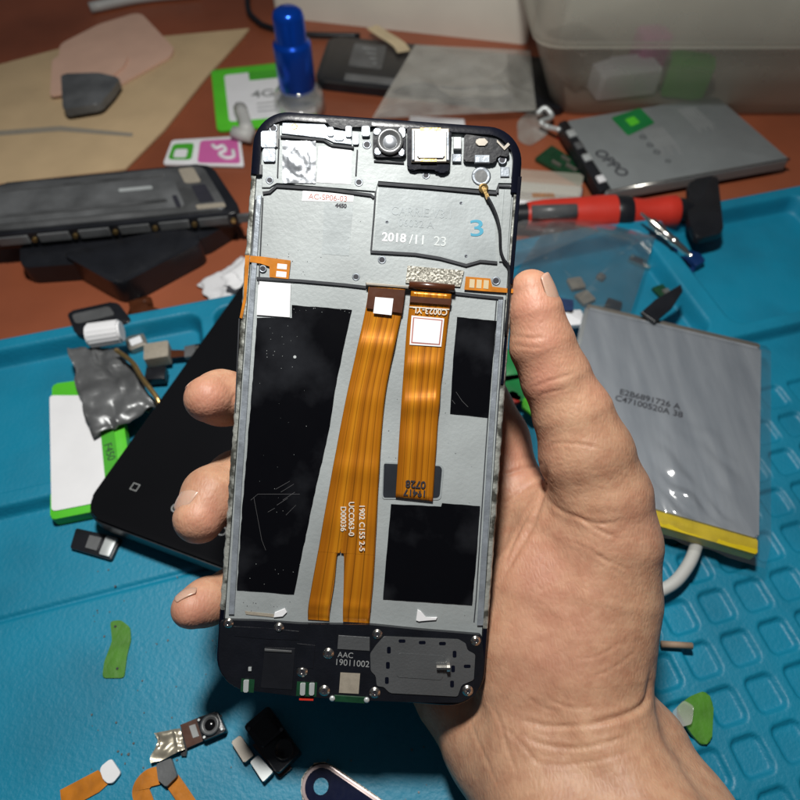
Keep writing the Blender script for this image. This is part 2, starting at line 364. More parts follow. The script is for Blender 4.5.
skirt = np.array([[rim[i], rim[(i + 1) % nr], o0 + (i + 1) % nr, o0 + i] for i in range(nr)])
def np_mesh(name, V, F, m, smooth=True):
    me = bpy.data.meshes.new(name); me.vertices.add(len(V)); me.vertices.foreach_set('co', V.astype(np.float32).ravel())
    me.loops.add(F.size); me.loops.foreach_set('vertex_index', F.astype(np.int32).ravel())
    me.polygons.add(len(F)); me.polygons.foreach_set('loop_start', np.arange(0, F.size, F.shape[1], dtype=np.int32))
    me.polygons.foreach_set('loop_total', np.full(len(F), F.shape[1], dtype=np.int32))
    me.polygons.foreach_set('use_smooth', np.full(len(F), smooth)); me.update(); me.validate(); me.materials.append(m)
    o = bpy.data.objects.new(name, me); COL.objects.link(o); return o
o = np_mesh('repair_mat', V2, np.vstack([Fq, skirt])[:, ::-1], M['mat_blue'])
tag(o, 'large blue silicone repair mat with trays and screw wells, under the hand and phones', 'mat')
def mz(px, py):      # height of the mat under a pixel
    p = at(px, py, 0.006).xy - MO; a, b = p.dot(E1), -p.dot(E2)
    return float(mat_height(np.array([a]), np.array([b]))[0]) if -0.24 < a < 0.24 and 0 < b < 0.33 else 0.0

# ------------------------------------------------------------------ THE OPENED PHONE
S = 0.00027; PD = S * FPX; TILT = R(-4.1); PC = (369.0, 409.0)
pm = Matrix(((RT.x, UP.x, -FW.x, 0), (RT.y, UP.y, -FW.y, 0), (RT.z, UP.z, -FW.z, 0), (0, 0, 0, 1)))
pm = Matrix.Translation(cpt(PC[0], PC[1], PD)) @ pm @ Matrix.Rotation(TILT, 4, 'Z')
phone = thing('opened_phone', 'opened phone held in the hand, back removed to show grey metal plate and amber ribbons', 'phone', mw=pm)
ct, st = math.cos(-TILT), math.sin(-TILT)
def P(px, py):
    dx, dy = (px - PC[0]) * S, -(py - PC[1]) * S
    return Vector((dx * ct - dy * st, dx * st + dy * ct))
mm = 0.001
def pslab(name, pts, z0, z1, m, parent=None, r=0.0, bevel=0.0, n=4, raw=False):
    bm = bmesh.new(); q = [Vector(p) for p in pts] if raw else [P(*p) for p in pts]
    prism(bm, round_poly(q, r * mm, n), z0 * mm, z1 * mm, bevel * mm)
    return link(name, bm, m, parent or phone, local=True)
def prect(name, x0, y0, x1, y1, *a, **k): return pslab(name, [(x0, y0), (x1, y0), (x1, y1), (x0, y1)], *a, **k)
HW, HH, CR = 36.3, 78.2, 9.5
def outline(ins=0.0, n=10):
    hw, hh, r = HW - ins, HH - ins, CR - ins; out = []
    for cx, cy, a0 in ((hw - r, hh - r, 0), (-hw + r, hh - r, 90), (-hw + r, -hh + r, 180), (hw - r, -hh + r, 270)):
        for j in range(n + 1):
            a = R(a0 + 90 * j / n); out.append(Vector(((cx + r * math.cos(a)) * mm, (cy + r * math.sin(a)) * mm)))
    return out
# screen side body
bm = bmesh.new(); prism(bm, outline(0.5), -5.6 * mm, -1.1 * mm); smooth_angle(link('screen_panel', bm, M['black'], phone, local=True))
# metal plate
bm = bmesh.new(); prism(bm, outline(1.6), -1.05 * mm, 0); link('metal_plate', bm, M['plate'], phone, local=True)
# outer rim in three stretches
def densify(ps, step=0.8 * mm):
    out = []
    for i in range(len(ps)):
        a, b = ps[i], ps[(i + 1) % len(ps)]; k = max(1, int((b - a).length / step))
        out += [a.lerp(b, j / k) for j in range(k)]
    return out
def rim_part(name, m, lo_, hi_, wv, z1, rough=0.0, sidex=0):
    a, b = outline(0), outline(wv)
    n = len(a); bm = bmesh.new(); ring = []
    pa, pb = [], []
    for i in range(n):
        k = max(1, int((a[(i + 1) % n] - a[i]).length / (1.0 * mm)))
        for j in range(k):
            t = j / k; pa.append(a[i].lerp(a[(i + 1) % n], t)); pb.append(b[i].lerp(b[(i + 1) % n], t))
    N_ = len(pa); prof_cache = {}
    def prof(i):
        if i in prof_cache: return prof_cache[i]
        o_, q = pa[i], pb[i]; d = (o_ - q).normalized(); j = mnoise.noise(Vector((o_.x * 700, o_.y * 700, 0))) * rough * mm
        o2 = o_ + d * j
        pts = [(o_ - d * 0.3 * mm, -5.2), (o_ + d * 0.05 * mm, -3.5), (o2, z1 - 0.9), (o2 - d * 0.25 * mm, z1 - 0.25), (o2 - d * 0.6 * mm, z1), (q, z1), (q, -1.0)]
        prof_cache[i] = [bm.verts.new((p.x, p.y, z * mm)) for p, z in pts]; return prof_cache[i]
    for i in range(N_):
        j = (i + 1) % N_; y0, y1 = pa[i].y / mm, pa[j].y / mm
        if lo_ <= (y0 + y1) / 2 < hi_ and sidex * pa[i].x >= 0:
            A_, B_ = prof(i), prof(j)
            for k in range(len(A_) - 1): bm.faces.new((A_[k], B_[k], B_[k + 1], A_[k + 1]))
            bm.faces.new((A_[-1], B_[-1], B_[0], A_[0]))
    return smooth_angle(link(name, bm, m, phone, local=True), 50)
rim_part('worn_rim', M['worn'], -56.5, 60.5, 1.5, 0.7, 0.3, -1)
rim_part('worn_rim', M['worn'], -56.5, 60.5, 1.5, 0.7, 0.2, 1)
rim_part('top_rim', M['rimblack'], 60.5, 99, 2.5, 1.2)
rim_part('bottom_rim', M['rimblack'], -99, -56.5, 1.5, 0.9)
# black band on the right edge from the top corner down
pslab('side_band', [(517, 178), (521, 178), (512, 285), (508, 285)], 0.2, 1.35, M['rimblack'], bevel=0.2)
pslab('side_band', [(508, 287), (511, 287), (503, 385), (500, 385)], 0.2, 1.0, M['rimblack'], bevel=0.2)
# ledges along both sides + dark seams
pslab('side_ledge', [(257, 196), (262, 196), (243, 470), (234.5, 614), (229, 614), (237, 470)], 0.0, 0.55, M['platebright'], bevel=0.15)
pslab('side_ledge', [(498, 300), (503, 300), (493, 440), (483, 625), (477, 625), (488, 440)], 0.0, 0.6, M['platebright'], bevel=0.15)
pslab('side_ledge', [(504, 190), (512, 190), (507, 262), (499, 262)], 0.0, 0.5, M['plate'], bevel=0.15)
def seam_shade_strip(pts, wd=0.55, z1=0.42, m=None, name='seam_shade_strip', h0=0.02):  # black strips: side seams, and shadow lines under ribs drawn as colour
    q = [P(*p) for p in pts]; L_, R_ = [], []
    for i, p in enumerate(q):
        t = (q[min(i + 1, len(q) - 1)] - q[max(i - 1, 0)]).normalized(); nn = Vector((-t.y, t.x)) * wd * 0.5 * mm
        L_.append(p + nn); R_.append(p - nn)
    bm = bmesh.new(); prism(bm, L_ + R_[::-1], h0 * mm, z1 * mm); return link(name, bm, m or M['blackmatte'], phone, local=True)
seam_shade_strip([(256, 200), (252, 270), (246, 390), (239, 500), (232, 612)], 0.45)
seam_shade_strip([(263, 198), (259, 285)], 0.3)
seam_shade_strip([(505.5, 300), (496, 440), (486, 622)], 0.4)
seam_shade_strip([(496.5, 300), (486, 445), (476, 600), (474, 622)], 0.3, 0.12)
seam_shade_strip([(263, 193.5), (270, 192.5), (277, 186.5), (330, 190), (371, 195.5), (374, 198)], 0.75, 0.5)
seam_shade_strip([(378, 184), (430, 188), (478, 192.5), (496.5, 193.5)], 0.75, 0.6)
seam_shade_strip([(497.5, 193.5), (498, 186.5), (510, 187)], 0.5, 0.6)
seam_shade_strip([(376, 184), (374, 215), (371, 251)], 0.4)
seam_shade_strip([(370.5, 252), (415, 254.5), (440, 258.5), (466, 265.5), (480, 261.5), (497, 263)], 0.75, 0.5)
seam_shade_strip([(257, 278.5), (300, 281), (345, 285), (366, 287.5)], 0.75, 0.5)
seam_shade_strip([(451, 293), (478, 296), (503, 298.5)], 0.75, 0.5)
seam_shade_strip([(281, 138), (324, 141.5), (332, 146.5), (354, 149)], 0.55, 1.1)
seam_shade_strip([(279.5, 140), (278, 178)], 0.3, 0.9)
seam_shade_strip([(357.5, 151), (356, 176)], 0.35, 0.9)
seam_shade_strip([(374, 162), (404, 164)], 0.4, 0.9)
seam_shade_strip([(240, 319), (236, 412)], 0.3, 0.9)
# milled recess and raised top shelf
pslab('battery_recess', [(379, 187), (494, 196), (496, 262), (480, 259), (466, 263), (441, 256), (373.5, 249.5)], 0.0, 0.03, M['recess'])
shelf = pslab('top_shelf', [(263, 134), (272, 126), (325, 127), (326, 130), (372, 133), (372, 160), (408, 163), (412, 172), (450, 175), (452, 167), (500, 171), (509, 168), (512, 184), (498, 183), (496, 191), (378, 181), (376, 192), (356, 190), (277, 183), (270, 188), (262, 188)], 0.01, 0.45, M['plate'], bevel=0.12)
pslab('bright_strip', [(283, 124), (325, 125.5), (329, 131), (351, 133), (352, 146), (334, 144), (326, 139), (282, 135)], 0.46, 0.9, M['platebright'], bevel=0.15)
for (x0, y0, x1, y1) in ((328, 129, 334, 138), (335, 134, 344, 142), (346, 128, 352, 139), (353, 134, 359, 146), (362, 128, 370, 138), (262, 133, 277, 149), (264, 150, 276, 163)):
    prect('metal_tab', x0, y0, x1, y1, 0.46, random.uniform(1.1, 1.5), M['platebright'], bevel=0.2, r=0.3)
pslab('top_board', [(325, 121), (372, 124), (372, 129), (353, 128.5), (350, 133), (343, 131), (330, 128)], 0.46, 1.25, M['rimblack'], bevel=0.1)
pslab('corner_bracket', [(263, 136), (270, 127), (280, 125), (280, 149), (262, 147)], 0.46, 0.9, M['grey'], bevel=0.15)
for (x0, y0, x1, y1) in ((257, 166, 263, 176),):
    prect('corner_bracket', x0, y0, x1, y1, 0.3, 1.1, M['grey'], bevel=0.1)
# foil lens patch (crumpled) and paper square beside it
bm = bmesh.new(); g = {}
n = 26
for i in range(n + 1):
    for j in range(n + 1):
        p = P(283 + 33 * i / n, 142 + 42 * j / n); rr = math.hypot(i / n - .5, j / n - .5)
        h = 0.75 + 0.5 * mnoise.noise(Vector((i * 0.13, j * 0.19, 3))) + 0.15 * mnoise.noise(Vector((i * .4, j * .4, 8)))
        g[i, j] = bm.verts.new((p.x, p.y, max(0.5, h + (0.3 if rr < 0.33 else 0)) * mm))
for i in range(n):
    for j in range(n): bm.faces.new((g[i, j], g[i + 1, j], g[i + 1, j + 1], g[i, j + 1]))
link('foil_patch', bm, M['foil'], phone, local=True, smooth=True)
pslab('paper_square', [(319, 147), (352, 150), (351, 185), (317, 183)], 0.46, 0.55, M['white'])
pslab('paper_label', [(303, 190.5), (354, 195), (353, 202), (302, 201)], 0.02, 0.08, M['white'])
text_mesh('label_print', 'AC-SP06-03', M['inkred'], phone, (*P(328, 198), 0.0001), 4.6 * S * 1.7, TILT * 0)
text_mesh('label_print', '4450', M['ink'], phone, (*P(341, 206), 0.0001), 4.0 * S * 1.4, 0, bold=0.00008)
pslab('clear_tape', [(324, 203), (353, 205), (349, 256), (322, 254)], 0.02, 0.05, M['recess'])
# holes
def hole(x, y, r=0.75, z=0.5, m=None, ringm=None):
    p = P(x, y)
    bm = bmesh.new(); n_ = 18
    lathe(bm, [(r * 1.0 * mm, 0.0), (r * 1.25 * mm, 0.10 * mm), (r * 1.5 * mm, 0.0)], (p.x, p.y, z * mm + 0.02 * mm), n_)
    link('screw_boss', bm, ringm or M['platebright'], phone, local=True, smooth=True)
    bm = bmesh.new(); prism(bm, circle(p, r * mm, n_), (z - 0.3) * mm, (z + 0.035) * mm); link('screw_hole', bm, m or M['ink'], phone, local=True)
for x, y, r, z in ((274, 130, 0.8, 0.95), (270, 181, 0.7, .46), (359, 183, 0.75, .46), (367, 145.5, 0.8, .46), (426, 176, 0.7, .46), (502, 161, 0.8, 0.75), (356, 277, 0.7, 0.02), (382, 260, 0.75, 0.02), (263, 269, 0.7, 0.3), (496, 281, 0.8, 0.1), (461, 203, 0.3, 0.05), (387, 222, 0.3, 0.05), (466, 256, 0.3, .05)):
    hole(x, y, r, z)
hole(295, 128, 0.55, 0.92, M['gold'], M['gold'])
hole(481, 177, 1.75, 0.46, M['grey'])
# front camera
prect('camera_housing', 373, 129, 406, 159, 0.46, 1.3, M['rimblack'], bevel=0.25, r=1.2)
p = P(390, 144)
bm = bmesh.new(); lathe(bm, [(3.6 * mm, 0), (3.6 * mm, 0.9 * mm), (3.2 * mm, 1.2 * mm), (2.6 * mm, 1.2 * mm), (2.0 * mm, 0.5 * mm)], (p.x, p.y, 1.0 * mm)); link('camera_ring', bm, M['greylite'], phone, local=True, smooth=True)
bm = bmesh.new(); lathe(bm, [(2.1 * mm, 0.1 * mm), (1.6 * mm, 0.65 * mm), (0.8 * mm, 0.95 * mm), (0.0, 1.0 * mm)], (p.x, p.y, 1.1 * mm)); link('camera_lens', bm, M['foil'], phone, local=True, smooth=True)  # pale foil colour paints the lens's white highlight
for a, b_ in (((374, 131), (381, 137)), ((399, 130), (405, 140)), ((375, 150), (381, 157)), ((399, 151), (404, 158))):
    prect('metal_tab', a[0], a[1], b_[0], b_[1], 1.25, 1.6, M['platebright'], bevel=0.2, r=0.4)
# earpiece
pslab('earpiece_frame', [(407, 129), (451, 133), (449, 171), (446, 175), (438, 175), (436, 172), (418, 171), (412, 173), (407, 169)], 0.46, 1.6, M['rimblack'], bevel=0.3, r=0.6)
prect('earpiece_bracket', 411, 131.5, 449, 165.5, 1.61, 2.3, M['nickel'], bevel=0.3)
prect('earpiece_mesh', 417, 135.5, 444, 161.5, 2.31, 2.75, M['foil'], bevel=0.35, r=0.5)
prect('earpiece_contact', 420, 132, 440, 134.5, 2.31, 2.6, M['gold']); prect('earpiece_contact', 420, 162.5, 436, 165, 2.31, 2.6, M['gold'])
prect('earpiece_clip', 411.5, 134, 414.5, 164, 2.31, 2.7, M['platebright'], bevel=0.2); prect('earpiece_clip', 445.5, 136, 448.5, 164, 2.31, 2.7, M['platebright'], bevel=0.2)
prect('sensor_block', 453, 139, 461, 151, 0.46, 1.5, M['silverpaint'], bevel=0.2)
pslab('corner_module', [(464, 136), (497, 141), (509, 152), (508, 159), (497, 157), (494, 165), (463, 163)], 0.46, 1.3, M['black'], bevel=0.25, r=0.6)
prect('module_screw', 475, 141, 487, 148, 1.31, 1.65, M['nickel'], bevel=0.3, r=0.8)
prect('metal_tab', 474, 157, 489, 165, 0.46, 1.6, M['platebright'], bevel=0.2)
prect('metal_tab', 452, 155, 461, 163, 0.46, 0.9, M['platebright'], bevel=0.2)
pslab('corner_spring', [(496, 142), (503, 149), (507, 145), (509, 147), (503.5, 152.5), (496, 144.5)], 1.3, 1.6, M['nickel'])
prect('metal_tab', 500, 168, 509, 178, 0.46, 0.9, M['platebright'], bevel=0.2)
# antenna lead
pts = [(487, 199), (491, 206), (496, 218), (499, 232), (500, 250), (503, 260), (508.5, 270), (508, 300), (505, 336)]
bm = bmesh.new(); tube(bm, spline([(*P(*q), (1.3 if i < 4 else 1.0) * mm) for i, q in enumerate(pts)]), 0.42 * mm); cab = link('antenna_cable', bm, M['black'], phone, local=True, smooth=True)
p = P(483, 189.5)
bm = bmesh.new(); lathe(bm, [(1.3 * mm, 0), (1.3 * mm, 0.7 * mm), (0.9 * mm, 0.9 * mm), (0.5 * mm, 0.7 * mm), (0, 0.7 * mm)], (p.x, p.y, 0.5 * mm), 16)
pslab_pts = [P(482, 192), P(485, 191), P(489, 199), P(486, 201)]
prism(bm, pslab_pts, 0.7 * mm, 1.5 * mm); link('coax_connector', bm, M['gold'], cab, local=True)
# writing on the recess
text_mesh('embossed_print', 'CARRIE V3.1', M['emboss'], phone, (*P(422, 213), 0.00008), 9 * S * 1.35, R(0), xs=0.95, thick=0.00002)
text_mesh('embossed_print', '06032 A', M['emboss'], phone, (*P(416, 224), 0.00008), 8 * S * 1.3, R(0), thick=0.00002)
text_mesh('date_print', '2018', M['white'], phone, (*P(394, 238), 0.00009), 9.0 * S * 1.35, R(0), bold=0.00007)
text_mesh('date_print', "/11  23", M['silverpaint'], phone, (*P(428, 241), 0.00009), 9.5 * S * 1.4, R(0), bold=0.00004)
text_mesh('marker_numeral', '3', M['blueink'], phone, (*P(477, 229), 0.00009), 16.5 * S * 1.4, R(8), xs=1.5, bold=0.00004)
# --- ribbons
def ribbon(name, L_, R_, z, m, parent=None, bumps=(), nseg=60, nacr=8, slot=None, th=0.12, seedz=0.0):
    """strip between two edge polylines (equal counts), thin solid, with uv"""
    L_ = [v.xy for v in spline([(*a, 0) for a in L_], 6)]; R_ = [v.xy for v in spline([(*a, 0) for a in R_], 6)]
    def samp(pl, t):
        k = t * (len(pl) - 1); i = min(int(k), len(pl) - 2); return Vector(pl[i]).lerp(Vector(pl[i + 1]), k - i)
    bm = bmesh.new(); uvl = bm.loops.layers.uv.new('uv'); g = {}; uvs = {}
    for i in range(nseg + 1):
        t = i / nseg; a, b = samp(L_, t), samp(R_, t)
        for j in range(nacr + 1):
            u = j / nacr; q = a.lerp(b, u); pp = P(q.x, q.y); zz_ = z
            for (t0, w_, h_) in bumps: zz_ += h_ * math.exp(-((t - t0) / w_) ** 2)
            zz_ += 0.12 * math.sin(t * 23 + seedz) * math.sin(t * math.pi) + 0.05 * math.sin(t * 51 + u * 2) * math.sin(t * math.pi)
            for lay in (0, 1):
                v = bm.verts.new((pp.x, pp.y, (zz_ - lay * th) * mm)); g[i, j, lay] = v; uvs[v] = (u, t)
    fs = []
    for i in range(nseg):
        for j in range(nacr):
            fs.append(bm.faces.new((g[i, j, 0], g[i, j + 1, 0], g[i + 1, j + 1, 0], g[i + 1, j, 0])))
            fs.append(bm.faces.new((g[i, j, 1], g[i + 1, j, 1], g[i + 1, j + 1, 1], g[i, j + 1, 1])))
    for i in range(nseg):
        fs.append(bm.faces.new((g[i, 0, 0], g[i + 1, 0, 0], g[i + 1, 0, 1], g[i, 0, 1]))); fs.append(bm.faces.new((g[i, nacr, 0], g[i, nacr, 1], g[i + 1, nacr, 1], g[i + 1, nacr, 0])))
    for j in range(nacr):
        fs.append(bm.faces.new((g[0, j, 0], g[0, j, 1], g[0, j + 1, 1], g[0, j + 1, 0]))); fs.append(bm.faces.new((g[nseg, j, 0], g[nseg, j + 1, 0], g[nseg, j + 1, 1], g[nseg, j, 1])))
    for f in bm.faces:
        for l in f.loops: l[uvl].uv = uvs[l.vert]
    return link(name, bm, m, parent or phone, local=True, smooth=True)
def lerp_pl(A_, B_, t): return [Vector(a).lerp(Vector(b), t) for a, b in zip(A_, B_)]
# left ribbon: body above the slot, two tails below
def split_ribbon(name, rows, m, zf):
    """rows: (y_left, x_left, x_slot_left, x_slot_right, x_right, dy across); one thin sheet, slit where the slot opens"""
    Ls = [v for v in spline([(r[1], r[0], 0) for r in rows], 10)]; S1 = spline([(r[2], r[0], 0) for r in rows], 10); S2 = spline([(r[3], r[0], 0) for r in rows], 10); Rs = spline([(r[4], r[0], 0) for r in rows], 10)
    bm = bmesh.new(); uvl = bm.loops.layers.uv.new('uv'); uvs = {}; grid = []
    for a, b, c, d in zip(Ls, S1, S2, Rs):
        cols = [a.lerp(b, k / 5) for k in range(6)] + [c.lerp(d, k / 7) for k in range(8)]; w_ = d.x - a.x; row = []
        for k, q in enumerate(cols):
            yy = q.y + (q.x - a.x) * 0.06; pp = P(q.x, yy); z_ = zf(q.y); pr = []
            for lay in (0, 1):
                v = bm.verts.new((pp.x, pp.y, (z_ - lay * .12) * mm)); uvs[v] = ((q.x - a.x) / w_, (q.y - 288) / 330); pr.append(v)
            row.append(pr)
        grid.append(row)
    for r0, r1 in zip(grid, grid[1:]):
        for k in range(13):
            if k == 5: continue
            bm.faces.new((r0[k][0], r0[k + 1][0], r1[k + 1][0], r1[k][0])); bm.faces.new((r0[k][1], r1[k][1], r1[k + 1][1], r0[k + 1][1]))
        for k in ((0, 5, 6, 13) if (r0[6][0].co - r0[5][0].co).length > .0003 else (0, 13)): bm.faces.new((r0[k][0], r1[k][0], r1[k][1], r0[k][1]))
    for f in bm.faces:
        for l in f.loops: l[uvl].uv = uvs[l.vert]
    bmesh.ops.remove_doubles(bm, verts=bm.verts, dist=2e-7)
    return link(name, bm, m, phone, local=True, smooth=True)
def G_(y, c, w_): return math.exp(-((y - c) / w_) ** 2)
def zfun(y): return 0.80 + 0.7 * G_(y, 288, 10) + 0.55 * G_(y, 345, 11) + .30 * G_(y, 398, 12) + .60 * G_(y, 468, 12) + .35 * G_(y, 520, 14) + .08 * math.sin(y * .09) + 0.30 * G_(y, 603, 5) - .35 * G_(y, 618, 4)
rows = []
for y, l_, r_ in ((288, 369, 405), (308, 366, 402.5), (350, 357, 393.5), (388, 348.5, 386), (420, 342, 382.5), (455, 335.5, 380), (499, 327.5, 377.5), (546, 319.3, 375.2)):
    c_ = l_ + (r_ - l_) * .39; rows.append((y, l_, c_ - .02, c_ + .02, r_))
rows += [(551, 318.3, 338.6, 343.0, 375), (555, 317.6, 337.0, 344.2, 374.7), (580, 313, 334.5, 344, 373), (606, 308.7, 330.3, 343.2, 370.5), (619, 308, 329.5, 343, 369.6)]
rib1 = split_ribbon('display_ribbon', rows, M['flex'], zfun)
Lc = [(411, 292), (407, 325), (404, 365), (401.5, 400), (399, 440), (395.5, 497)]
Rc = [(451, 295), (447, 330), (443, 365), (439.5, 400), (436.5, 440), (432.5, 501)]
rib2 = ribbon('touch_ribbon', Lc, Rc, 0.75, M['flex'], bumps=((0.0, 0.07, 0.8), (0.42, 0.05, 0.5), (0.62, .06, .6), (0.82, .05, .3)), nseg=60)
pslab('dark_film', [(369.5, 288), (405, 291), (402, 314), (366.5, 309)], 1.5, 1.58, M['brown'], rib1, r=0.3)
pslab('connector_lip', [(366, 283.5), (409, 287), (408.5, 290), (366, 286.5)], 0.3, 1.9, M['nickel'], rib1, bevel=0.2)
pslab('blank_sticker', [(375.5, 298), (393.5, 299.5), (391.5, 316), (373.5, 314)], 1.6, 1.68, M['white'], rib1)
for s, x, y in (('1902 C155 2-5', 362, 527), ('UCC063-0', 351.5, 518), ('D00036', 343.5, 518)):
    text_mesh('part_number', s, M['silk'], rib1, (*P(x, y), 0.00120), 5.7 * S * 1.35, R(-90 + 4), thick=0.00004, bold=0.00003)
bm = bmesh.new(); tube(bm, [(*P(409, 286), 1.5 * mm), (*P(430, 287.5), 1.6 * mm), (*P(454, 289.5), 1.5 * mm)], 1.1 * mm, 12); link('folded_edge', bm, M['brown'], rib2, local=True, smooth=True)
pslab('dark_band', [(410, 297), (451, 300), (450, 306), (409.5, 303)], 1.6, 1.72, M['brown'], rib2)
pslab('conductive_cloth', [(407.5, 266), (464, 271), (460, 287), (405.5, 283)], 0.05, 0.5, M['tan2'], rib2)
o = pslab('sticker_border', [(411.5, 316), (444, 319), (441, 347), (409.5, 345)], 1.0, 1.05, M['white'], rib2)
pslab('sticker_frame', [(413, 317.7), (442.5, 320.3), (439.7, 345.5), (411, 343.5)], 1.05, 1.08, M['inkred'], rib2)
pslab('blank_sticker', [(414.2, 318.8), (441.2, 321.4), (438.5, 344.3), (412.3, 342.3)], 1.08, 1.13, M['white'], rib2)
text_mesh('part_number', 'C0023-YL', M['silk'], rib2, (*P(430, 311.5), 0.00118), 6.2 * S * 1.35, R(180), bold=0.00003)
pslab('white_line', [(409.5, 307), (449, 309.5), (449, 310.5), (409.5, 308)], 0.9, 1.12, M['silk'], rib2)
text_mesh('stamped_number', '0728', M['ink'], rib2, (*P(415.5, 483.5), 0.00105), 7.5 * S * 1.35, R(180), bold=0.00006)
text_mesh('stamped_number', '18417', M['ink'], rib2, (*P(415, 492), 0.00105), 6.8 * S * 1.35, R(180), bold=0.00006)
# small flexes at the sides
fl = pslab('side_flex', [(247, 256), (262, 257), (291, 261), (289, 279.5), (270, 277.5), (270, 267), (261, 264), (247, 262)], 0.3, 0.62, M['orange'])
pslab('solder_pad', [(278, 264), (287.5, 265), (287, 270), (277.5, 269)], 0.62, 0.68, M['white'], fl); pslab('solder_pad', [(277, 271.5), (287, 272.5), (286.5, 278), (276.5, 277)], 0.62, 0.68, M['white'], fl)
pslab('flex_tail', [(246, 256), (250.5, 256), (247, 300), (243, 319), (240.5, 318), (244.5, 298)], 0.75, 0.95, M['orange'], fl)
fr = pslab('side_flex', [(465.5, 277), (490, 279), (492, 287), (513, 289.5), (512.5, 293.5), (489, 292), (464, 290)], 0.45, 0.7, M['orange'])
for k in range(3):
    x = 469.5 + 7 * k; pslab('solder_pad', [(x, 279.5 + k * .5), (x + 5, 280 + k * .5), (x + 4.4, 288.5 + k * .5), (x - .6, 288 + k * .5)], 0.7, 0.78, M['padpale'], fr)
# blank white sticker over the pad
pslab('white_sticker', [(259, 281.5), (291, 284), (290, 317.5), (257, 315)], 0.3, 0.42, M['white'])
# black pads
def rough_pts(pts, amp=0.5, step=6):
    out = []
    for i in range(len(pts)):
        a, b = Vector(pts[i]), Vector(pts[(i + 1) % len(pts)]); k = max(1, int((b - a).length / step))
        for j in range(k):
            q = a.lerp(b, j / k)
            if j: q += Vector((random.uniform(-amp, amp), random.uniform(-amp, amp)))
            out.append(q)
    return out
pads = []
pads.append(pslab('black_pad', rough_pts([(257, 318), (292, 318), (292, 305), (352, 310), (343, 350), (335, 390), (330, 425), (311, 510), (294, 594), (237, 590), (243, 500), (252, 390)], 0.35), 0.01, 0.22, M['pad']))
pads.append(pslab('black_pad', rough_pts([(457, 317), (496.5, 321), (492, 370), (488, 417.5), (450, 413.5), (453, 360)], 0.2), 0.01, 0.22, M['pad']))
pads.append(pslab('black_pad', rough_pts([(391, 504), (441, 506.5), (442, 503), (480, 506), (477, 550), (472, 605), (383, 599), (387, 550)], 0.2), 0.01, 0.22, M['pad']))
# rounded hole in the plate, drawn as a dark slab
pslab('window_edge', [(385, 462), (441, 464.5), (444, 468), (441, 500), (383, 499), (381.5, 496), (383, 466)], 0.005, 0.16, M['recess'], r=1.2)
pslab('plate_window', [(384, 463.5), (440, 466), (442, 469), (439.5, 498), (384, 497.5), (383, 495), (384, 467)], 0.01, 0.19, M['dark'], r=1.2)
# scratches, dust and glue scraps on the big pad
for seg_ in (((251, 500), (258, 494), (300, 494)), ((254, 497), (262, 540), (266, 550)), ((276, 489), (290, 481)), ((281, 492), (294, 484)), ((283, 500), (295, 492)), ((277, 505), (288, 498)), ((268, 512), (275, 508)), ((286, 515), (296, 505)), ((456, 392), (462, 401), (468, 407)), ((452, 400), (455, 404))):
    bm = bmesh.new(); tube(bm, [(*P(*q), 0.225 * mm) for q in seg_], 0.05 * mm, 4)
    link('scratch_mark', bm, M['scratch'], pads[0 if seg_[0][0] < 400 else 1], local=True)
bm = bmesh.new()
for i in range(62):
    x, y = random.gauss(278, 16), random.choice([random.gauss(350, 25), random.gauss(480, 50), random.uniform(560, 590)])
    if x < 250 or y > 588 or y < 320: continue
    if i < 18: x, y = random.uniform(293, 350), random.uniform(306, 313)
    if x > 350 - (y - 310) * 0.19: continue
    p = P(x, y); s = random.uniform(0.03, 0.09); prism(bm, [(p.x + s * mm * math.cos(t) * random.uniform(.6, 1.3), p.y + s * mm * math.sin(t)) for t in (0, 1, 2.1, 3.1, 4.2, 5.2)], 0.22 * mm, 0.27 * mm)
p = P(295, 357); prism(bm, circle(p, 0.42 * mm, 8), 0.22 * mm, 0.3 * mm)
link('dust_specks', bm, M['silverpaint'], pads[0], local=True)['kind'] = 'stuff'
bm = bmesh.new()
for i in range(60):
    x, y = random.choice([(random.uniform(355, 366), random.uniform(330, 600)), (random.uniform(385, 398), random.uniform(300, 600)), (random.uniform(445, 480), random.uniform(300, 620)), (random.uniform(262, 365), random.uniform(205, 275)), (random.uniform(240, 300), random.uniform(597, 612))])
    p = P(x, y); s = random.uniform(0.06, 0.16); prism(bm, [(p.x + s * mm * math.cos(t) * random.uniform(.6, 1.3), p.y + s * mm * math.sin(t)) for t in (0, 1, 2.1, 3.1, 4.2, 5.2)], 0.0, 0.06 * mm)
link('grime_specks', bm, M['grey'], phone, local=True)['kind'] = 'stuff'
pslab('glue_scrap', [(275, 612), (285, 608), (287, 612), (283, 616), (274, 617)], 0.02, 0.5, M['white'], bevel=0.1)
pslab('glue_scrap', [(245, 611), (274, 614), (274, 617), (246, 614)], 0.02, 0.2, M['tan'])
pslab('glue_scrap', [(417.5, 609), (421, 611), (426, 617), (437, 617), (436, 619.5), (427, 619.5), (419, 621), (416, 620)], 0.02, 0.5, M['white'], bevel=0.1)
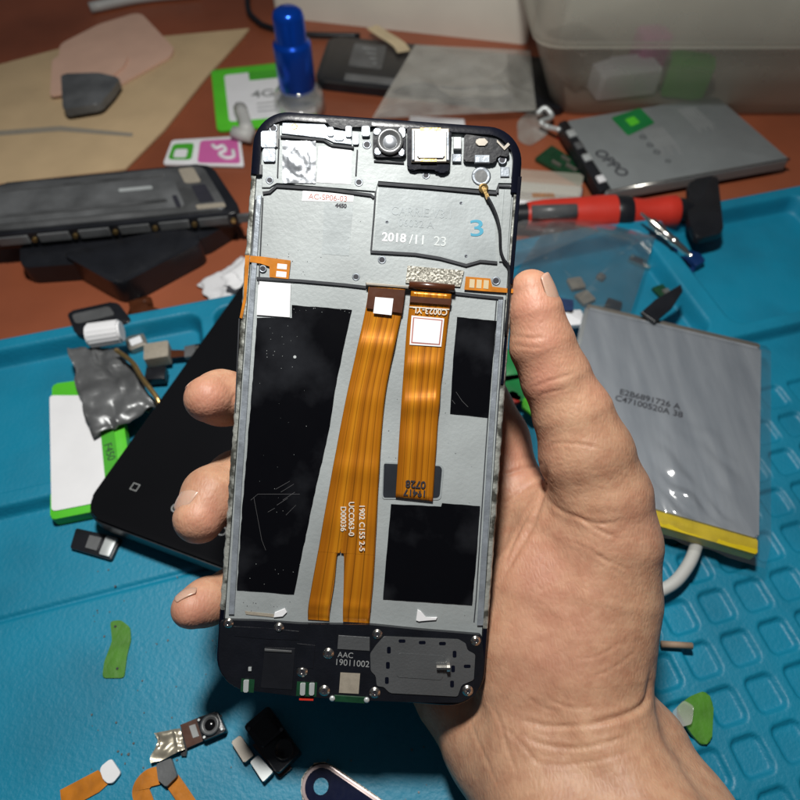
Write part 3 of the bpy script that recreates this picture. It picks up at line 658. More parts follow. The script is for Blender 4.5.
# --- bottom cover
cov = pslab('bottom_cover', [(222, 618), (262, 619), (300, 622), (371, 623), (420, 628), (481, 633), (483.5, 660), (481, 680), (474, 693), (460, 700), (420, 700), (372, 698), (334, 696), (300, 694), (242, 687), (230, 680), (222, 668), (220, 655)], 0.0, 1.5, M['cover'], bevel=0.35, r=0.8)
zc = 1.5
pslab('cover_panel', [(235, 624), (268, 626), (300, 629), (300, 638), (270, 637), (236, 634)], zc, zc + 0.12, M['cover'], cov, bevel=0.08)
pslab('cover_panel', [(266, 645), (296, 646), (293, 687), (262, 685)], zc, zc + 0.15, M['black'], cov, bevel=0.05)
pslab('cover_panel', [(298, 641), (316, 643), (314, 666), (297, 665)], zc, zc + 0.15, M['cover'], cov, bevel=0.05)
pslab('shiny_edge', [(266, 646), (293, 648), (293, 650), (266, 648.4)], zc + 0.1, zc + 0.45, M['greylite'], cov, bevel=0.1)
spk = pslab('speaker_plate', [(384, 634), (458, 637), (465, 641), (467, 648), (474.5, 652), (473, 677), (461, 682), (457, 693.5), (390, 690), (384, 684), (377, 683), (376, 673), (371, 668), (370.5, 651), (376, 643)], zc, zc + 0.3, M['covergrey'], cov, bevel=0.1, r=0.4)
pslab('speaker_emboss', [(398, 650), (444, 653), (442, 677), (396.5, 674)], zc + 0.3, zc + 0.42, M['covergrey'], spk, bevel=0.1, r=0.8)
for x, y, v_ in ((402, 638.5, 0), (422, 640, 0), (442, 641, 0), (389, 647.5, 1), (388, 662.5, 1), (387, 677.5, 1), (454, 651.5, 1), (452.5, 666, 1), (451.5, 681, 1), (466.5, 663.5, 0)):
    wx, wy = (1.9, 3.4) if v_ else (3.4, 1.7)
    pslab('vent_slot', [(x - wx, y - wy), (x + wx, y - wy), (x + wx, y + wy), (x - wx, y + wy)], zc + 0.3, zc + 0.315, M['rimblack'], spk, r=0.4)
pslab('foil_tab', [(339, 633), (370, 635), (370, 648.5), (338, 646.5)], zc, zc + 0.2, M['covergrey'], cov, bevel=0.05)
pslab('blank_label', [(341, 670), (360.5, 671), (359, 691), (339.5, 690)], zc, zc + 0.12, M['tan'], cov)
text_mesh('cover_print', 'AAC', M['inkgrey'], cov, (*P(346, 653), (zc + .02) * mm), 5.5 * S * 1.4, 0)
text_mesh('cover_print', '19011002', M['inkgrey'], cov, (*P(352.5, 661), (zc + .02) * mm), 6.2 * S * 1.4, 0)
def screw(x, y, r=1.05, z=zc, par=None):
    p = P(x, y); bm = bmesh.new()
    lathe(bm, [(r * 1.35 * mm, 0), (r * 1.35 * mm, .08 * mm), (r * mm, .08 * mm), (r * mm, .4 * mm), (r * .8 * mm, .55 * mm), (r * .35 * mm, .55 * mm), (r * .3 * mm, .3 * mm), (0, .3 * mm)], (p.x, p.y, z * mm), 16)
    s_ = link('screw', bm, M['steel'], par or cov, local=True, smooth=True)
    bm = bmesh.new(); a = random.uniform(0, 1.5)
    for k in (0, 1):
        d = Vector((math.cos(a + k * math.pi / 2), math.sin(a + k * math.pi / 2))) * r * .55 * mm; e = Vector((-d.y, d.x)) * .28
        prism(bm, [p + d + e, p - d + e, p - d - e, p + d - e], (z + .5 + .004 * k) * mm, (z + .57 + .004 * k) * mm)
    link('screw_cross', bm, M['ink'], s_, local=True)
for x, y in ((377.5, 632), (475, 638.5), (467, 688), (375, 690), (280, 625.5), (329, 651), (303, 669), (230, 621), (325, 688)): screw(x, y, 1.0 if y < 640 else 1.1)
for x in (248, 304, 313):
    s_ = pslab('contact_spring', [(x - 2.6, 677 + (x > 260) * 3), (x + 2.6, 677 + (x > 260) * 3), (x + 2, 689 + (x > 260) * 3), (x - 3, 689 + (x > 260) * 3)], zc - .2, zc + 0.5, M['silverpaint'], cov, bevel=0.2, r=0.3)
pslab('contact_dot', [(250, 664.5), (253, 664.5), (253, 668), (250, 668)], zc, zc + .4, M['silverpaint'], cov)
pslab('green_base', [(243, 676), (256, 677), (255, 690), (242, 689)], zc - .1, zc + 0.1, M['pcb'], cov); pslab('green_base', [(298, 679), (318, 680), (317, 694), (297, 693)], zc - .1, zc + 0.1, M['pcb'], cov)
pslab('red_seal', [(300, 696.5), (314, 697), (314, 698.3), (300, 697.8)], 0.2, 1.4, M['red'], cov)
usb = pslab('charging_port', [(335, 692), (366, 694), (365, 701), (334, 699)], -0.5, 1.65, M['pcb'], cov, bevel=0.2)
for x, y in ((333, 695.5), (367, 697)):
    bm = bmesh.new(); p = P(x, y); lathe(bm, [(.75 * mm, 0), (.75 * mm, .4 * mm), (.4 * mm, .6 * mm), (0, .6 * mm)], (p.x, p.y, 1.5 * mm), 12); link('port_peg', bm, M['silverpaint'], usb, local=True, smooth=True)
# loose screw lying on the speaker plate
p0, p1 = P(436, 663), P(446, 663)
bm = bmesh.new(); tube(bm, [(*p0, (zc + 1.1) * mm), (*p1, (zc + 1.1) * mm)], 0.55 * mm, 10); tube(bm, [(*p1, (zc + 1.1) * mm), (*P(449, 663), (zc + 1.1) * mm)], [1.2 * mm, 1.2 * mm], 12)
for k in range(6):
    q = p0.lerp(p1, (k + .5) / 6); tube(bm, [(q.x - .12 * mm, q.y, (zc + 1.1) * mm), (q.x + .12 * mm, q.y, (zc + 1.1) * mm)], .68 * mm, 10)
c = sum((v.co for v in bm.verts), Vector()) / len(bm.verts)
for v in bm.verts: v.co = pm @ v.co
tag(link('loose_screw', bm, M['steel']), 'tiny steel screw lying loose on the grey speaker plate of the opened phone', 'screw')

# ------------------------------------------------------------------ THE HAND (one continuous surface from a blended distance field)
def K(px, py, dep, r): return (*cpt(px, py, dep * mm), r * mm)
chains = [  # (blend, [joints])
    (5, [K(531, 291, 171, 5.9), K(536, 314, 171, 7.0), K(542, 345, 172, 8.5), K(556, 378, 173, 9.2), K(573, 415, 174, 10.6), K(586, 455, 175, 12.6), K(600, 500, 177, 14.0), K(603, 545, 178, 15.0), K(598, 600, 179, 16)]),
    (9, [K(600, 545, 180, 15.5), K(588, 600, 181, 18.5), K(580, 655, 179, 19.5), K(575, 690, 177, 19)]),
    (9, [K(560, 530, 187, 15), K(540, 590, 186, 17), K(530, 650, 184, 18), K(535, 710, 180, 18)]),
    (9, [K(575, 690, 177, 18), K(590, 745, 172, 19), K(632, 830, 160, 20), K(700, 960, 135, 22)]),
    (9, [K(535, 705, 180, 17), K(540, 760, 175, 19), K(570, 840, 162, 20), K(620, 980, 135, 22)]),
    (8, [K(610, 700, 183, 10), K(640, 745, 176, 12), K(680, 820, 164, 14), K(760, 960, 138, 17)]),
    # heel of the hand below the phone
    (9, [K(440, 655, 196, 13), K(462, 690, 193, 14), K(500, 740, 186, 16.5), K(540, 790, 174, 18)]),
    # metacarpals fanning behind the phone
    (8, [K(530, 640, 189, 15), K(515, 560, 197, 13), K(512, 500, 199, 11.5)]),
    (8, [K(510, 660, 192, 14), K(475, 570, 203, 12), K(455, 505, 206, 11)]),
    (8, [K(490, 680, 193, 14), K(445, 600, 204, 12), K(412, 540, 206, 10.5)]),
    (8, [K(465, 690, 194, 13.5), K(425, 640, 203, 11.5), K(385, 590, 203, 9.8)]),
    # web of skin
    (9, [K(560, 520, 187, 9), K(530, 500, 195, 9)]),
    # index finger behind the phone
    (5, [K(512, 500, 199, 11.2), K(497, 440, 204, 10.2), K(470, 375, 207, 9.0), K(440, 350, 203, 8.6), K(405, 330, 196, 7.8), K(370, 315, 188, 7.2)]),
    # middle
    (5, [K(455, 505, 206, 11), K(370, 450, 213, 9.5), K(290, 412, 206, 8.9), K(248, 400, 189, 8.2), K(222, 398, 177, 7.6), K(209, 399, 171, 6.6)]),
    # ring
    (5, [K(412, 540, 206, 10.5), K(330, 505, 212, 9.4), K(272, 482, 203, 8.8), K(238, 480, 187, 8.6), K(212, 496, 177, 8.2), K(199, 518, 172, 6.9)]),
    # little
    (5, [K(385, 590, 203, 9.8), K(315, 592, 207, 8.6), K(262, 590, 199, 7.9), K(234, 593, 187, 7.4), K(207, 602, 178, 6.4), K(192, 608, 174, 5.6)]),
]
def sdf(Pt):
    res = None
    for k, ch in chains:
        for a, b in zip(ch, ch[1:]):
            pa, pb = np.array(a[:3], np.float32), np.array(b[:3], np.float32); ba = pb - pa
            v = Pt - pa; t = np.clip(v @ ba / float(ba @ ba), 0, 1)
            d = np.linalg.norm(v - t[:, None] * ba, axis=1) - (a[3] + (b[3] - a[3]) * t)
            if res is None: res = d; continue
            kk = k * mm * 0.8; h = np.clip(0.5 + 0.5 * (d - res) / kk, 0, 1)
            # smooth minimum
            res = d * (1 - h) + res * h - kk * h * (1 - h) * 0.6
    return res
allp = np.array([j for _, c_ in chains for j in c_]); VX = 0.6 * mm
lo3 = (allp[:, :3] - allp[:, 3:4]).min(0) - 4 * mm; hi3 = (allp[:, :3] + allp[:, 3:4]).max(0) + 4 * mm
BS = 8; nbk = np.ceil((hi3 - lo3) / (VX * BS)).astype(int)
dims = nbk * BS + 1
G = np.full(dims, 0.01, np.float32)
bc = np.stack(np.meshgrid(*[(np.arange(n_) + .5) * BS * VX for n_ in nbk], indexing='ij'), -1).reshape(-1, 3) + lo3
bd = sdf(bc.astype(np.float32)); bi = np.stack(np.unravel_index(np.arange(len(bc)), nbk), -1)
rad = BS * VX * 0.87 + 1.5 * mm
loc = np.stack(np.meshgrid(*[np.arange(BS + 1)] * 3, indexing='ij'), -1).reshape(-1, 3)
for i in np.nonzero(bd < -rad)[0]:
    x, y, z = bi[i] * BS; G[x:x + BS + 1, y:y + BS + 1, z:z + BS + 1] = -0.01
act = np.nonzero(np.abs(bd) <= rad)[0]
for s0 in range(0, len(act), 400):
    ids = act[s0:s0 + 400]
    pp = (bi[ids][:, None, :] * BS + loc[None]).reshape(-1, 3)
    vals = sdf((pp * VX + lo3).astype(np.float32)); G[pp[:, 0], pp[:, 1], pp[:, 2]] = vals
def surface_nets(G):
    s = G < 0
    c8 = [s[i:s.shape[0] - 1 + i, j:s.shape[1] - 1 + j, k:s.shape[2] - 1 + k] for i in (0, 1) for j in (0, 1) for k in (0, 1)]
    cnt = sum(c.astype(np.int8) for c in c8); cells = np.argwhere((cnt > 0) & (cnt < 8))
    idm = np.full(cnt.shape, -1, np.int64); idm[tuple(cells.T)] = np.arange(len(cells))
    acc = np.zeros((len(cells), 3)); num = np.zeros(len(cells))
    cor = [np.array((i, j, k)) for i in (0, 1) for j in (0, 1) for k in (0, 1)]
    for a in range(8):
        for b in range(a + 1, 8):
            if np.abs(cor[a] - cor[b]).sum() != 1: continue
            ga, gb = G[tuple((cells + cor[a]).T)], G[tuple((cells + cor[b]).T)]
            m_ = (ga < 0) != (gb < 0); t = ga / np.where(m_, ga - gb, 1)
            acc += np.where(m_[:, None], cor[a] + t[:, None] * (cor[b] - cor[a]), 0); num += m_
    Vv = cells + acc / num[:, None]; Fs = []
    for ax in range(3):
        sl0 = [slice(1, -1)] * 3; sl0[ax] = slice(0, -1); sl1 = list(sl0); sl1[ax] = slice(1, None)
        a_, b_ = s[tuple(sl0)], s[tuple(sl1)]
        e = np.argwhere(a_ != b_); off = np.ones(3, int); off[ax] = 0; e_ = e + off
        fl_ = a_[tuple(e.T)]
        u, w_ = [x for x in range(3) if x != ax]
        du = np.zeros(3, int); du[u] = 1; dw = np.zeros(3, int); dw[w_] = 1
        q = np.stack([idm[tuple((e_ - du - dw).T)], idm[tuple((e_ - dw).T)], idm[tuple(e_.T)], idm[tuple((e_ - du).T)]], -1)
        if ax == 1: fl_ = ~fl_
        q[~fl_] = q[~fl_][:, ::-1]; Fs.append(q)
    return Vv, np.vstack(Fs)
HV, HF = surface_nets(G); HV = HV * VX + lo3
def grad(Pt, e=0.0004):
    g_ = np.stack([sdf(Pt + np.eye(3, dtype=np.float32)[i] * e) - sdf(Pt - np.eye(3, dtype=np.float32)[i] * e) for i in range(3)], -1)
    return g_ / np.maximum(np.linalg.norm(g_, axis=1, keepdims=True), 1e-9)
HN = grad(HV.astype(np.float32))
rel = HV - np.array(CAM); dep = rel @ np.array(FW)
hpx = 400 + FPX * (rel @ np.array(RT)) / dep; hpy = 400 - FPX * (rel @ np.array(UP)) / dep
facing = -(HN * (rel / np.linalg.norm(rel, axis=1, keepdims=True))).sum(1)
CREASES = [  # (width px, depth mm, polyline on the skin)
    (1.6, 0.25, [(532, 388), (545, 383), (562, 377), (575, 373)]), (1.5, 0.22, [(538, 395), (552, 392), (570, 388)]),
    (1.5, 0.25, [(512, 336), (530, 338), (548, 337)]), (1.4, 0.2, [(512, 345), (526, 347), (545, 348)]),
    (2.4, 0.65, [(544, 462), (546, 480), (541, 500), (530, 530), (512, 560), (497, 590)]), (1.8, 0.5, [(540, 478), (520, 492), (500, 508)]),
    (1.8, 0.6, [(503, 475), (520, 470), (543, 463)]), (1.5, 0.45, [(541, 500), (527, 515), (512, 545), (505, 565)]), (1.4, 0.35, [(503, 512), (515, 502), (532, 494)]),
    (1.8, 0.34, [(548, 498), (560, 510), (580, 518), (600, 524), (625, 520)]), (1.5, 0.3, [(575, 515), (595, 528), (620, 540)]), (1.3, 0.25, [(546, 447), (560, 443), (585, 445), (610, 452)]),
    (1.3, 0.2, [(570, 540), (600, 556), (630, 585)]), (1.3, 0.2, [(590, 553), (612, 562), (632, 572)]),
    (2.6, 0.9, [(651, 668), (650, 684), (645, 702), (630, 713), (605, 721), (580, 726)]), (2.2, 0.5, [(580, 726), (550, 726), (520, 720)]),
    (2.0, 0.45, [(520, 733), (545, 745), (580, 748), (615, 740), (640, 730)]), (1.6, 0.3, [(530, 762), (560, 765), (600, 760), (640, 748)]), (1.6, 0.3, [(500, 725), (520, 742), (545, 772)]),
    (1.3, 0.2, [(580, 680), (605, 672), (625, 660), (640, 645)]), (1.3, 0.2, [(575, 660), (600, 655), (625, 640)]), (1.5, 0.25, [(490, 700), (500, 722), (508, 750), (520, 780)]), (1.4, 0.2, [(470, 720), (482, 750), (500, 790)]),
    (1.3, 0.22, [(548, 700), (575, 708), (600, 706)]), (1.3, .2, [(520, 690), (540, 706), (560, 712)]), (1.4, .25, [(200, 380), (215, 374), (232, 370)]),
    (1.6, .5, [(240, 484), (236, 474), (235, 464), (238, 455)]), (1.3, .3, [(236, 392), (232, 402), (233, 414)]),
    (1.2, .3, [(228, 486), (222, 480), (216, 478)]),
]
disp = np.zeros(len(HV)); rl = random.Random(5)
for _ in range(150):
    zone = rl.random()
    if zone < .4: cx_, cy_, an, ln = rl.uniform(500, 690), rl.uniform(715, 800), rl.gauss(-4, 14), rl.uniform(14, 50)
    elif zone < .75: cx_, cy_, an, ln = rl.uniform(520, 645), rl.uniform(520, 705), rl.choice([-22, 28, 45]) + rl.gauss(0, 10), rl.uniform(10, 34)
    elif zone < .9: cx_, cy_, an, ln = rl.uniform(535, 615), rl.uniform(380, 500), rl.gauss(-8, 12), rl.uniform(10, 34)
    else: cx_, cy_, an, ln = rl.uniform(495, 540), rl.uniform(500, 620), rl.gauss(-55, 15), rl.uniform(12, 30)
    a_ = R(an); CREASES.append((rl.uniform(.7, 1.2), rl.uniform(.04, .11), [(cx_ - math.cos(a_) * ln / 2, cy_ - math.sin(a_) * ln / 2), (cx_ + rl.uniform(-2, 2), cy_ + rl.uniform(-2, 2)), (cx_ + math.cos(a_) * ln / 2, cy_ + math.sin(a_) * ln / 2)]))
fm = (facing > 0.02) & (dep < 0.215)
for wd, dm, pl in CREASES:
    pl = [np.array(q) for q in [tuple(v) for v in spline([(a, b, 0) for a, b in pl], 5)]]
    best = np.full(len(HV), 1e9); tpos = np.zeros(len(HV)); n_ = len(pl) - 1
    sel = np.nonzero(fm & (hpx > min(q[0] for q in pl) - 12) & (hpx < max(q[0] for q in pl) + 12) & (hpy > min(q[1] for q in pl) - 12) & (hpy < max(q[1] for q in pl) + 12))[0]
    Q = np.stack([hpx[sel], hpy[sel]], -1); bs = np.full(len(sel), 1e9); ts = np.zeros(len(sel))
    for i in range(n_):
        a, b = pl[i][:2], pl[i + 1][:2]; ab = b - a; t = np.clip((Q - a) @ ab / max(ab @ ab, 1e-9), 0, 1)
        d = np.linalg.norm(Q - a - t[:, None] * ab, axis=1); m_ = d < bs; bs[m_] = d[m_]; ts[m_] = ((i + t) / n_)[m_]
    taper = np.clip(np.minimum(ts, 1 - ts) * 5, 0.15, 1)
    disp[sel] += dm * mm * taper * (-0.75 * np.exp(-(bs / wd) ** 2) + 0.18 * np.exp(-((bs - 2.6 * wd) / (1.4 * wd)) ** 2))
# gentle unevenness of the flesh
def vnoise(Pt, sc, seed):
    out = np.zeros(len(Pt)); rs = np.random.RandomState(seed)
    for _ in range(7):
        k = rs.normal(size=3) * sc; out += np.sin(Pt @ k + rs.uniform(0, 6.3))
    return out / 7
disp += 0.22 * mm * vnoise(HV, 120, 1) + 0.07 * mm * vnoise(HV, 420, 2) + 0.03 * mm * vnoise(HV, 1300, 3)
HV = HV + HN * disp[:, None]
wr = Vector(cpt(590, 745, 0.175))
hand = thing('human_hand', 'bare right hand and wrist gripping the opened phone, thumb on its right edge', 'hand', loc=wr)
ho = np_mesh('hand_skin', HV - np.array(wr), HF, M['skin']); ho.parent = hand
bl = np.zeros(len(HV))
for (x, y, rr, s_) in ((532, 300, 34, .55), (545, 350, 30, .4), (540, 385, 18, .55), (212, 405, 30, .6), (210, 520, 34, .5), (195, 612, 30, .6), (520, 450, 40, .45), (545, 560, 55, .3), (550, 640, 60, .25), (610, 380, 30, .3), (650, 520, 40, .25)):
    bl += s_ * np.exp(-((hpx - x) ** 2 + (hpy - y) ** 2) / rr ** 2)
at_ = ho.data.attributes.new('blush', 'FLOAT', 'POINT'); at_.data.foreach_set('value', np.clip(bl, 0, .8).astype(np.float32))
def nail(c, axis, normal, ln, wd, curv=0.9, name='fingernail', lift=0.15, sag=0.24):
    n_ = np.array(Vector(normal).normalized()); c = np.array(c)
    for _ in range(12): c = c - n_ * float(sdf(c[None].astype(np.float32))[0])
    c = Vector(c) + Vector(n_) * lift * mm
    c, axis, normal = Vector(c), Vector(axis).normalized(), Vector(normal); normal = (normal - axis * normal.dot(axis)).normalized(); side = axis.cross(normal)
    bm = bmesh.new(); g = {}; n = 14
    for lay in (0, 1):
        for i in range(n + 1):
            for j in range(n + 1):
                u, v = -1 + 2 * i / n, -1 + 2 * j / n
                # squircle
                uu, vv = u * math.sqrt(1 - v * v * 0.35), v * math.sqrt(1 - u * u * 0.25)
                ang = vv * curv; rr = wd / curv
                p = c + axis * uu * ln * mm + side * math.sin(ang) * rr * mm + normal * ((math.cos(ang) - 1) * rr - sag * uu * uu * ln - lay * 0.45) * mm
                g[i, j, lay] = bm.verts.new(p)
    for i in range(n):
        for j in range(n):
            bm.faces.new((g[i, j, 0], g[i + 1, j, 0], g[i + 1, j + 1, 0], g[i, j + 1, 0])); bm.faces.new((g[i, j, 1], g[i, j + 1, 1], g[i + 1, j + 1, 1], g[i + 1, j, 1]))
    for i in range(n):
        bm.faces.new((g[i, 0, 0], g[i, 0, 1], g[i + 1, 0, 1], g[i + 1, 0, 0])); bm.faces.new((g[i, n, 0], g[i + 1, n, 0], g[i + 1, n, 1], g[i, n, 1]))
        bm.faces.new((g[0, i, 0], g[0, i + 1, 0], g[0, i + 1, 1], g[0, i, 1])); bm.faces.new((g[n, i, 0], g[n, i, 1], g[n, i + 1, 1], g[n, i + 1, 0]))
    return link(name, bm, M['nail'], hand, smooth=True)
def cdir(x, y, z): return RT * x + UP * y - FW * z      # camera-aligned direction (z towards the viewer)
nail(cpt(538, 300, 0.1700), cdir(-0.27, 0.95, -0.08), cdir(0.86, 0.22, 0.46), 6.4, 4.8, 0.85, lift=0.2, sag=0.12)
nail(cpt(202, 501, 0.1735), cdir(-0.55, -0.83, 0.30), cdir(-0.66, 0.42, 0.62), 4.8, 4.3, 0.62, lift=0.22)
nail(cpt(192, 603, 0.1735), cdir(-0.88, -0.40, 0.25), cdir(-0.42, 0.86, 0.20), 3.2, 3.0, 0.55, lift=0.2)
nail(cpt(200, 390, 0.1740), cdir(-0.80, -0.5, 0.35), cdir(-0.50, 0.85, -0.25), 3.6, 3.6, 0.55, lift=0.2)

# ================================================================== THE JUMBLE ON THE TABLE
def quad_frame(pts, z): return [at(p[0], p[1], z) for p in pts]
def rect_from(A, D, width, z):
    """rectangle on plane z: edge A-D as seen, width to the right of it"""
    a, d = at(*A, z).xy, at(*D, z).xy; n_ = Vector(((a - d).y, -(a - d).x)).normalized() * width
    return [a, a + n_, d + n_, d]
def wslab(name, pts, z0, z1, m, parent=None, r=0.0, bevel=0.0, n=5, smooth=True):
    bm = bmesh.new(); prism(bm, round_poly(pts, r, n), z0, z1, bevel); o = link(name, bm, m, parent)
    return smooth_angle(o) if smooth else o
def uvq(q, u, v):   # point inside a quad (u along 0->1, v along 0->3)
    return Vector(q[0]).lerp(Vector(q[1]), u).lerp(Vector(q[3]).lerp(Vector(q[2]), u), v)
def subq(q, u0, v0, u1, v1): return [uvq(q, u0, v0), uvq(q, u1, v0), uvq(q, u1, v1), uvq(q, u0, v1)]
def T(name, label, cat, px, py, z=0.0, group=None):
    p = at(px, py, z); return thing(name, label, cat, (p.x, p.y, z), group=group)
def qtext(name, s, m, parent, q, u, v, size, z, rot=0.0, mirror=False, bold=0.0, xs=1.0):
    q0, q1 = Vector(q[0]), Vector(q[1]); ang = math.atan2((q1 - q0).y, (q1 - q0).x) + R(rot)
    p = uvq(q, u, v); inv = world_of(parent).inverted()
    return text_mesh(name, s, m, parent, (p.x, p.y, z), size, ang, mirror, mtx=inv, bold=bold, xs=xs)

# --- beige card and peach card, top left
t = T('card_sheet', 'large beige pointed card sheet lying at the upper left of the table', 'card', 120, 120)
slab('sheet', [(-60, 80), (60, 48), (165, 36), (249, 28), (243, 36), (205, 78), (165, 128), (125, 168), (108, 171), (-60, 190)], 0.0005, 0.0022, M['beige'], t, bevel=0.0004)
slab('crease_shadow_strip', [(-20, 132), (60, 126), (133, 133), (132, 136.5), (60, 131), (-20, 137)], 0.0022, 0.0024, M['tan'], t)  # tan strip paints the soft shadow along the fold
t = T('folded_card', 'small folded peach card with rounded corner on the beige sheet', 'card', 120, 60, 0.0025)
slab('back_flap', [(60, 44), (99, 24), (135, 13), (142, 14), (174, 48), (171, 56), (120, 84), (98, 104), (55, 92)], 0.0026, 0.0042, M['peach'], t, r=0.004, bevel=0.0004)
slab('front_flap', [(52, 60), (96, 32), (128, 56), (124, 66), (98, 88), (50, 96)], 0.0044, 0.0056, M['peach'], t, r=0.003, bevel=0.0003)
wslab('black_clip_cover', xy([(60, 72), (98, 71), (120, 76), (112, 88), (99, 102), (62, 108)], 0.012), 0.0058, 0.011, M['grey'], None, 0.004, 0.001)
tag(bpy.data.objects['black_clip_cover'], 'dark grey plastic cover resting on the peach card at the far left', 'cover')
# --- green framed card with white label
q = quad_frame([(211, 70), (306, 60), (318, 122), (217, 131)], 0.002); q = [v.xy for v in q]
t = thing('label_card', 'green framed card with white 4G label lying behind the phone beside the blue capped bottle', 'card', (q[0].x, q[0].y, 0.0005))
wslab('frame', q, 0.0008, 0.002, M['green'], t, 0.004, 0.0003); wslab('label', subq(q, 0.13, 0.12, 1.0, 0.88), 0.002, 0.0022, M['white'], t, 0.003)
wslab('green_band', subq(q, 0.38, 0.12, 0.8, 0.26), 0.0022, 0.0024, M['greend'], t, 0.001)
qtext('card_print', '4G', M['inkgrey'], t, q, 0.5, 0.5, 0.013, 0.00225, rot=0, bold=0.0003)
for k in range(3): wslab('text_line', subq(q, 0.42, 0.64 + k * .06, 0.7 - k * .04, 0.655 + k * .06), 0.0022, 0.00228, M['inkgrey'], t)
# --- green and magenta card
q = [v.xy for v in quad_frame([(172, 140), (240, 136), (244, 166), (163, 164)], 0.002)]
t = thing('printed_card', 'small white card with green and magenta blocks above the grey phone frame', 'card', (q[0].x, q[0].y, 0.001))
wslab('card', q, 0.0008, 0.002, M['white'], t, 0.002, 0.0002)
o = wslab('green_block', subq(q, 0.04, 0.18, 0.34, 0.82), 0.002, 0.0022, M['greend'], t, 0.003); wslab('white_notch', subq(q, 0.10, 0.42, 0.27, 0.75), 0.0022, 0.0024, M['white'], o, 0.002)
o = wslab('magenta_block', subq(q, 0.42, 0.10, 0.96, 0.93), 0.002, 0.0022, M['pink'], t, 0.003)
bm = bmesh.new(); sw = [uvq(q, *a) for a in ((0.60, 0.3), (0.66, 0.42), (0.74, 0.34), (0.78, 0.5), (0.70, 0.62), (0.78, 0.76), (0.88, 0.72), (0.88, 0.5))]
tube(bm, spline([(p.x, p.y, 0.0022) for p in sw], 5), 0.0013, 8); link('white_swirl', bm, M['white'], o, smooth=True)
# --- small pale plastic piece on the green card
bm = bmesh.new()
c = at(243, 128, 0.002)
tube(bm, [at(240, 108, 0.006), at(245, 122, 0.006), at(247, 134, 0.006)], [0.0045, 0.004, 0.0055], 10); tube(bm, [at(234, 133, 0.005), at(252, 137, 0.005)], 0.0045, 10)
for v in bm.verts: v.co += Vector((mnoise.noise(v.co * 300), mnoise.noise(v.co * 310 + Vector((5, 0, 0))), 0)) * 0.001
bmesh.ops.subdivide_edges(bm, edges=bm.edges, cuts=1, use_grid_fill=True)
tag(link('plug_cap', bm, M['cable'], smooth=True), 'pale plastic plug piece standing on the green framed card', 'plug')
# --- bottle with blue cap
bp_ = at(301, 112, 0)
t = thing('glass_bottle', 'short clear glass bottle with tall shiny blue metal cap', 'bottle', (bp_.x, bp_.y, 0))
bm = bmesh.new(); lathe(bm, [(0, .0003), (.0145, .0003), (.0165, .002), (.0168, .010), (.0155, .0145), (.0125, .0165), (.0125, .0185)], bp_, 36); link('glass_body', bm, M['glass'], t, smooth=True)
bm = bmesh.new(); lathe(bm, [(0, .001), (.0140, .001), (.0152, .0025), (.0152, .0075), (0, .0075)], bp_, 36); link('liquid', bm, M['filmmilky'], t, smooth=True)
bm = bmesh.new(); lathe(bm, [(0, .0165), (.0117, .0165), (.0120, .0175), (.0120, .044), (.0116, .0455), (.0098, .0465), (.0096, .0475), (.0096, .0600), (.0086, .0633), (.006, .0650), (0, .0656)], bp_, 40)
smooth_angle(link('blue_cap', bm, M['bluecap'], t), 50)
# --- grey phone frame lying top left
q = [v.xy for v in quad_frame([(-8, 183), (210, 162), (243, 212), (-30, 238)], 0.021)]
t = thing('stripped_handset', 'stripped grey phone frame with black notched edge lying above the power bank', 'phone frame', (q[3].x, q[3].y, 0.011))
o = wslab('black_shell', q, 0.0118, 0.0205, M['black'], t, 0.008, 0.001)
wslab('metal_tray', subq(q, 0.03, 0.06, 0.955, 0.93), 0.0206, 0.0216, M['greylite'], t, 0.006, 0.0004)
wslab('inner_panel', subq(q, 0.05, 0.13, 0.80, 0.84), 0.0216, 0.0222, M['grey'], t, 0.004, 0.0003)
wslab('raised_bar', subq(q, 0.06, 0.18, 0.77, 0.24), 0.0222, 0.0228, M['greylite'], t, 0.001, 0.0002); wslab('raised_bar', subq(q, 0.06, 0.68, 0.74, 0.73), 0.0222, 0.0228, M['greylite'], t, 0.001, 0.0002)
wslab('glossy_streak', subq(q, 0.56, 0.40, 0.70, 0.46), 0.0222, 0.0225, M['silverpaint'], t, 0.001)
wslab('slot', subq(q, 0.86, 0.45, 0.92, 0.78), 0.0216, 0.0219, M['ink'], t, 0.001); wslab('slot', subq(q, 0.765, 0.62, 0.785, 0.84), 0.0222, 0.0225, M['ink'], t, 0.001)
wslab('tan_patch', subq(q, 0.84, 0.10, 0.91, 0.40), 0.0216, 0.0219, M['tan'], t, 0.002); wslab('tan_patch', subq(q, 0.84, 0.82, 0.95, 0.90), 0.0216, 0.0219, M['tan'], t, 0.001)
e0, e1 = Vector(q[3]), Vector(q[2]); dr = (e1 - e0).normalized(); nn = Vector((dr.y, -dr.x))
for k in range(7):
    s0 = e0 + dr * (0.012 + k * 0.0205); wslab('edge_tab', [s0 + nn * 0.0012, s0 + dr * 0.0155 + nn * 0.0012, s0 + dr * 0.0155 - nn * 0.001, s0 - nn * 0.001], 0.0150, 0.0195, M['grey'], t, 0.0006, 0.0004)
    c_ = s0 + dr * 0.018; bm = bmesh.new(); tube(bm, [(c_.x + nn.x * .0014, c_.y + nn.y * .0014, .0165), (c_.x - nn.x * .002, c_.y - nn.y * .002, .0165)], .0013, 10); link('brass_nut', bm, M['gold'], t)
wslab('black_battery', xy([(20, 236), (205, 222), (238, 218), (215, 232), (205, 238), (110, 262), (20, 268)], 0.0115), 0.0005, 0.0115, M['black'], None, 0.006, 0.002)
tag(bpy.data.objects['black_battery'], 'flat black plastic block under the stripped grey phone frame', 'block')
q = [v.xy for v in quad_frame([(58, 252), (182, 226), (206, 240), (118, 286)], 0.0145)]
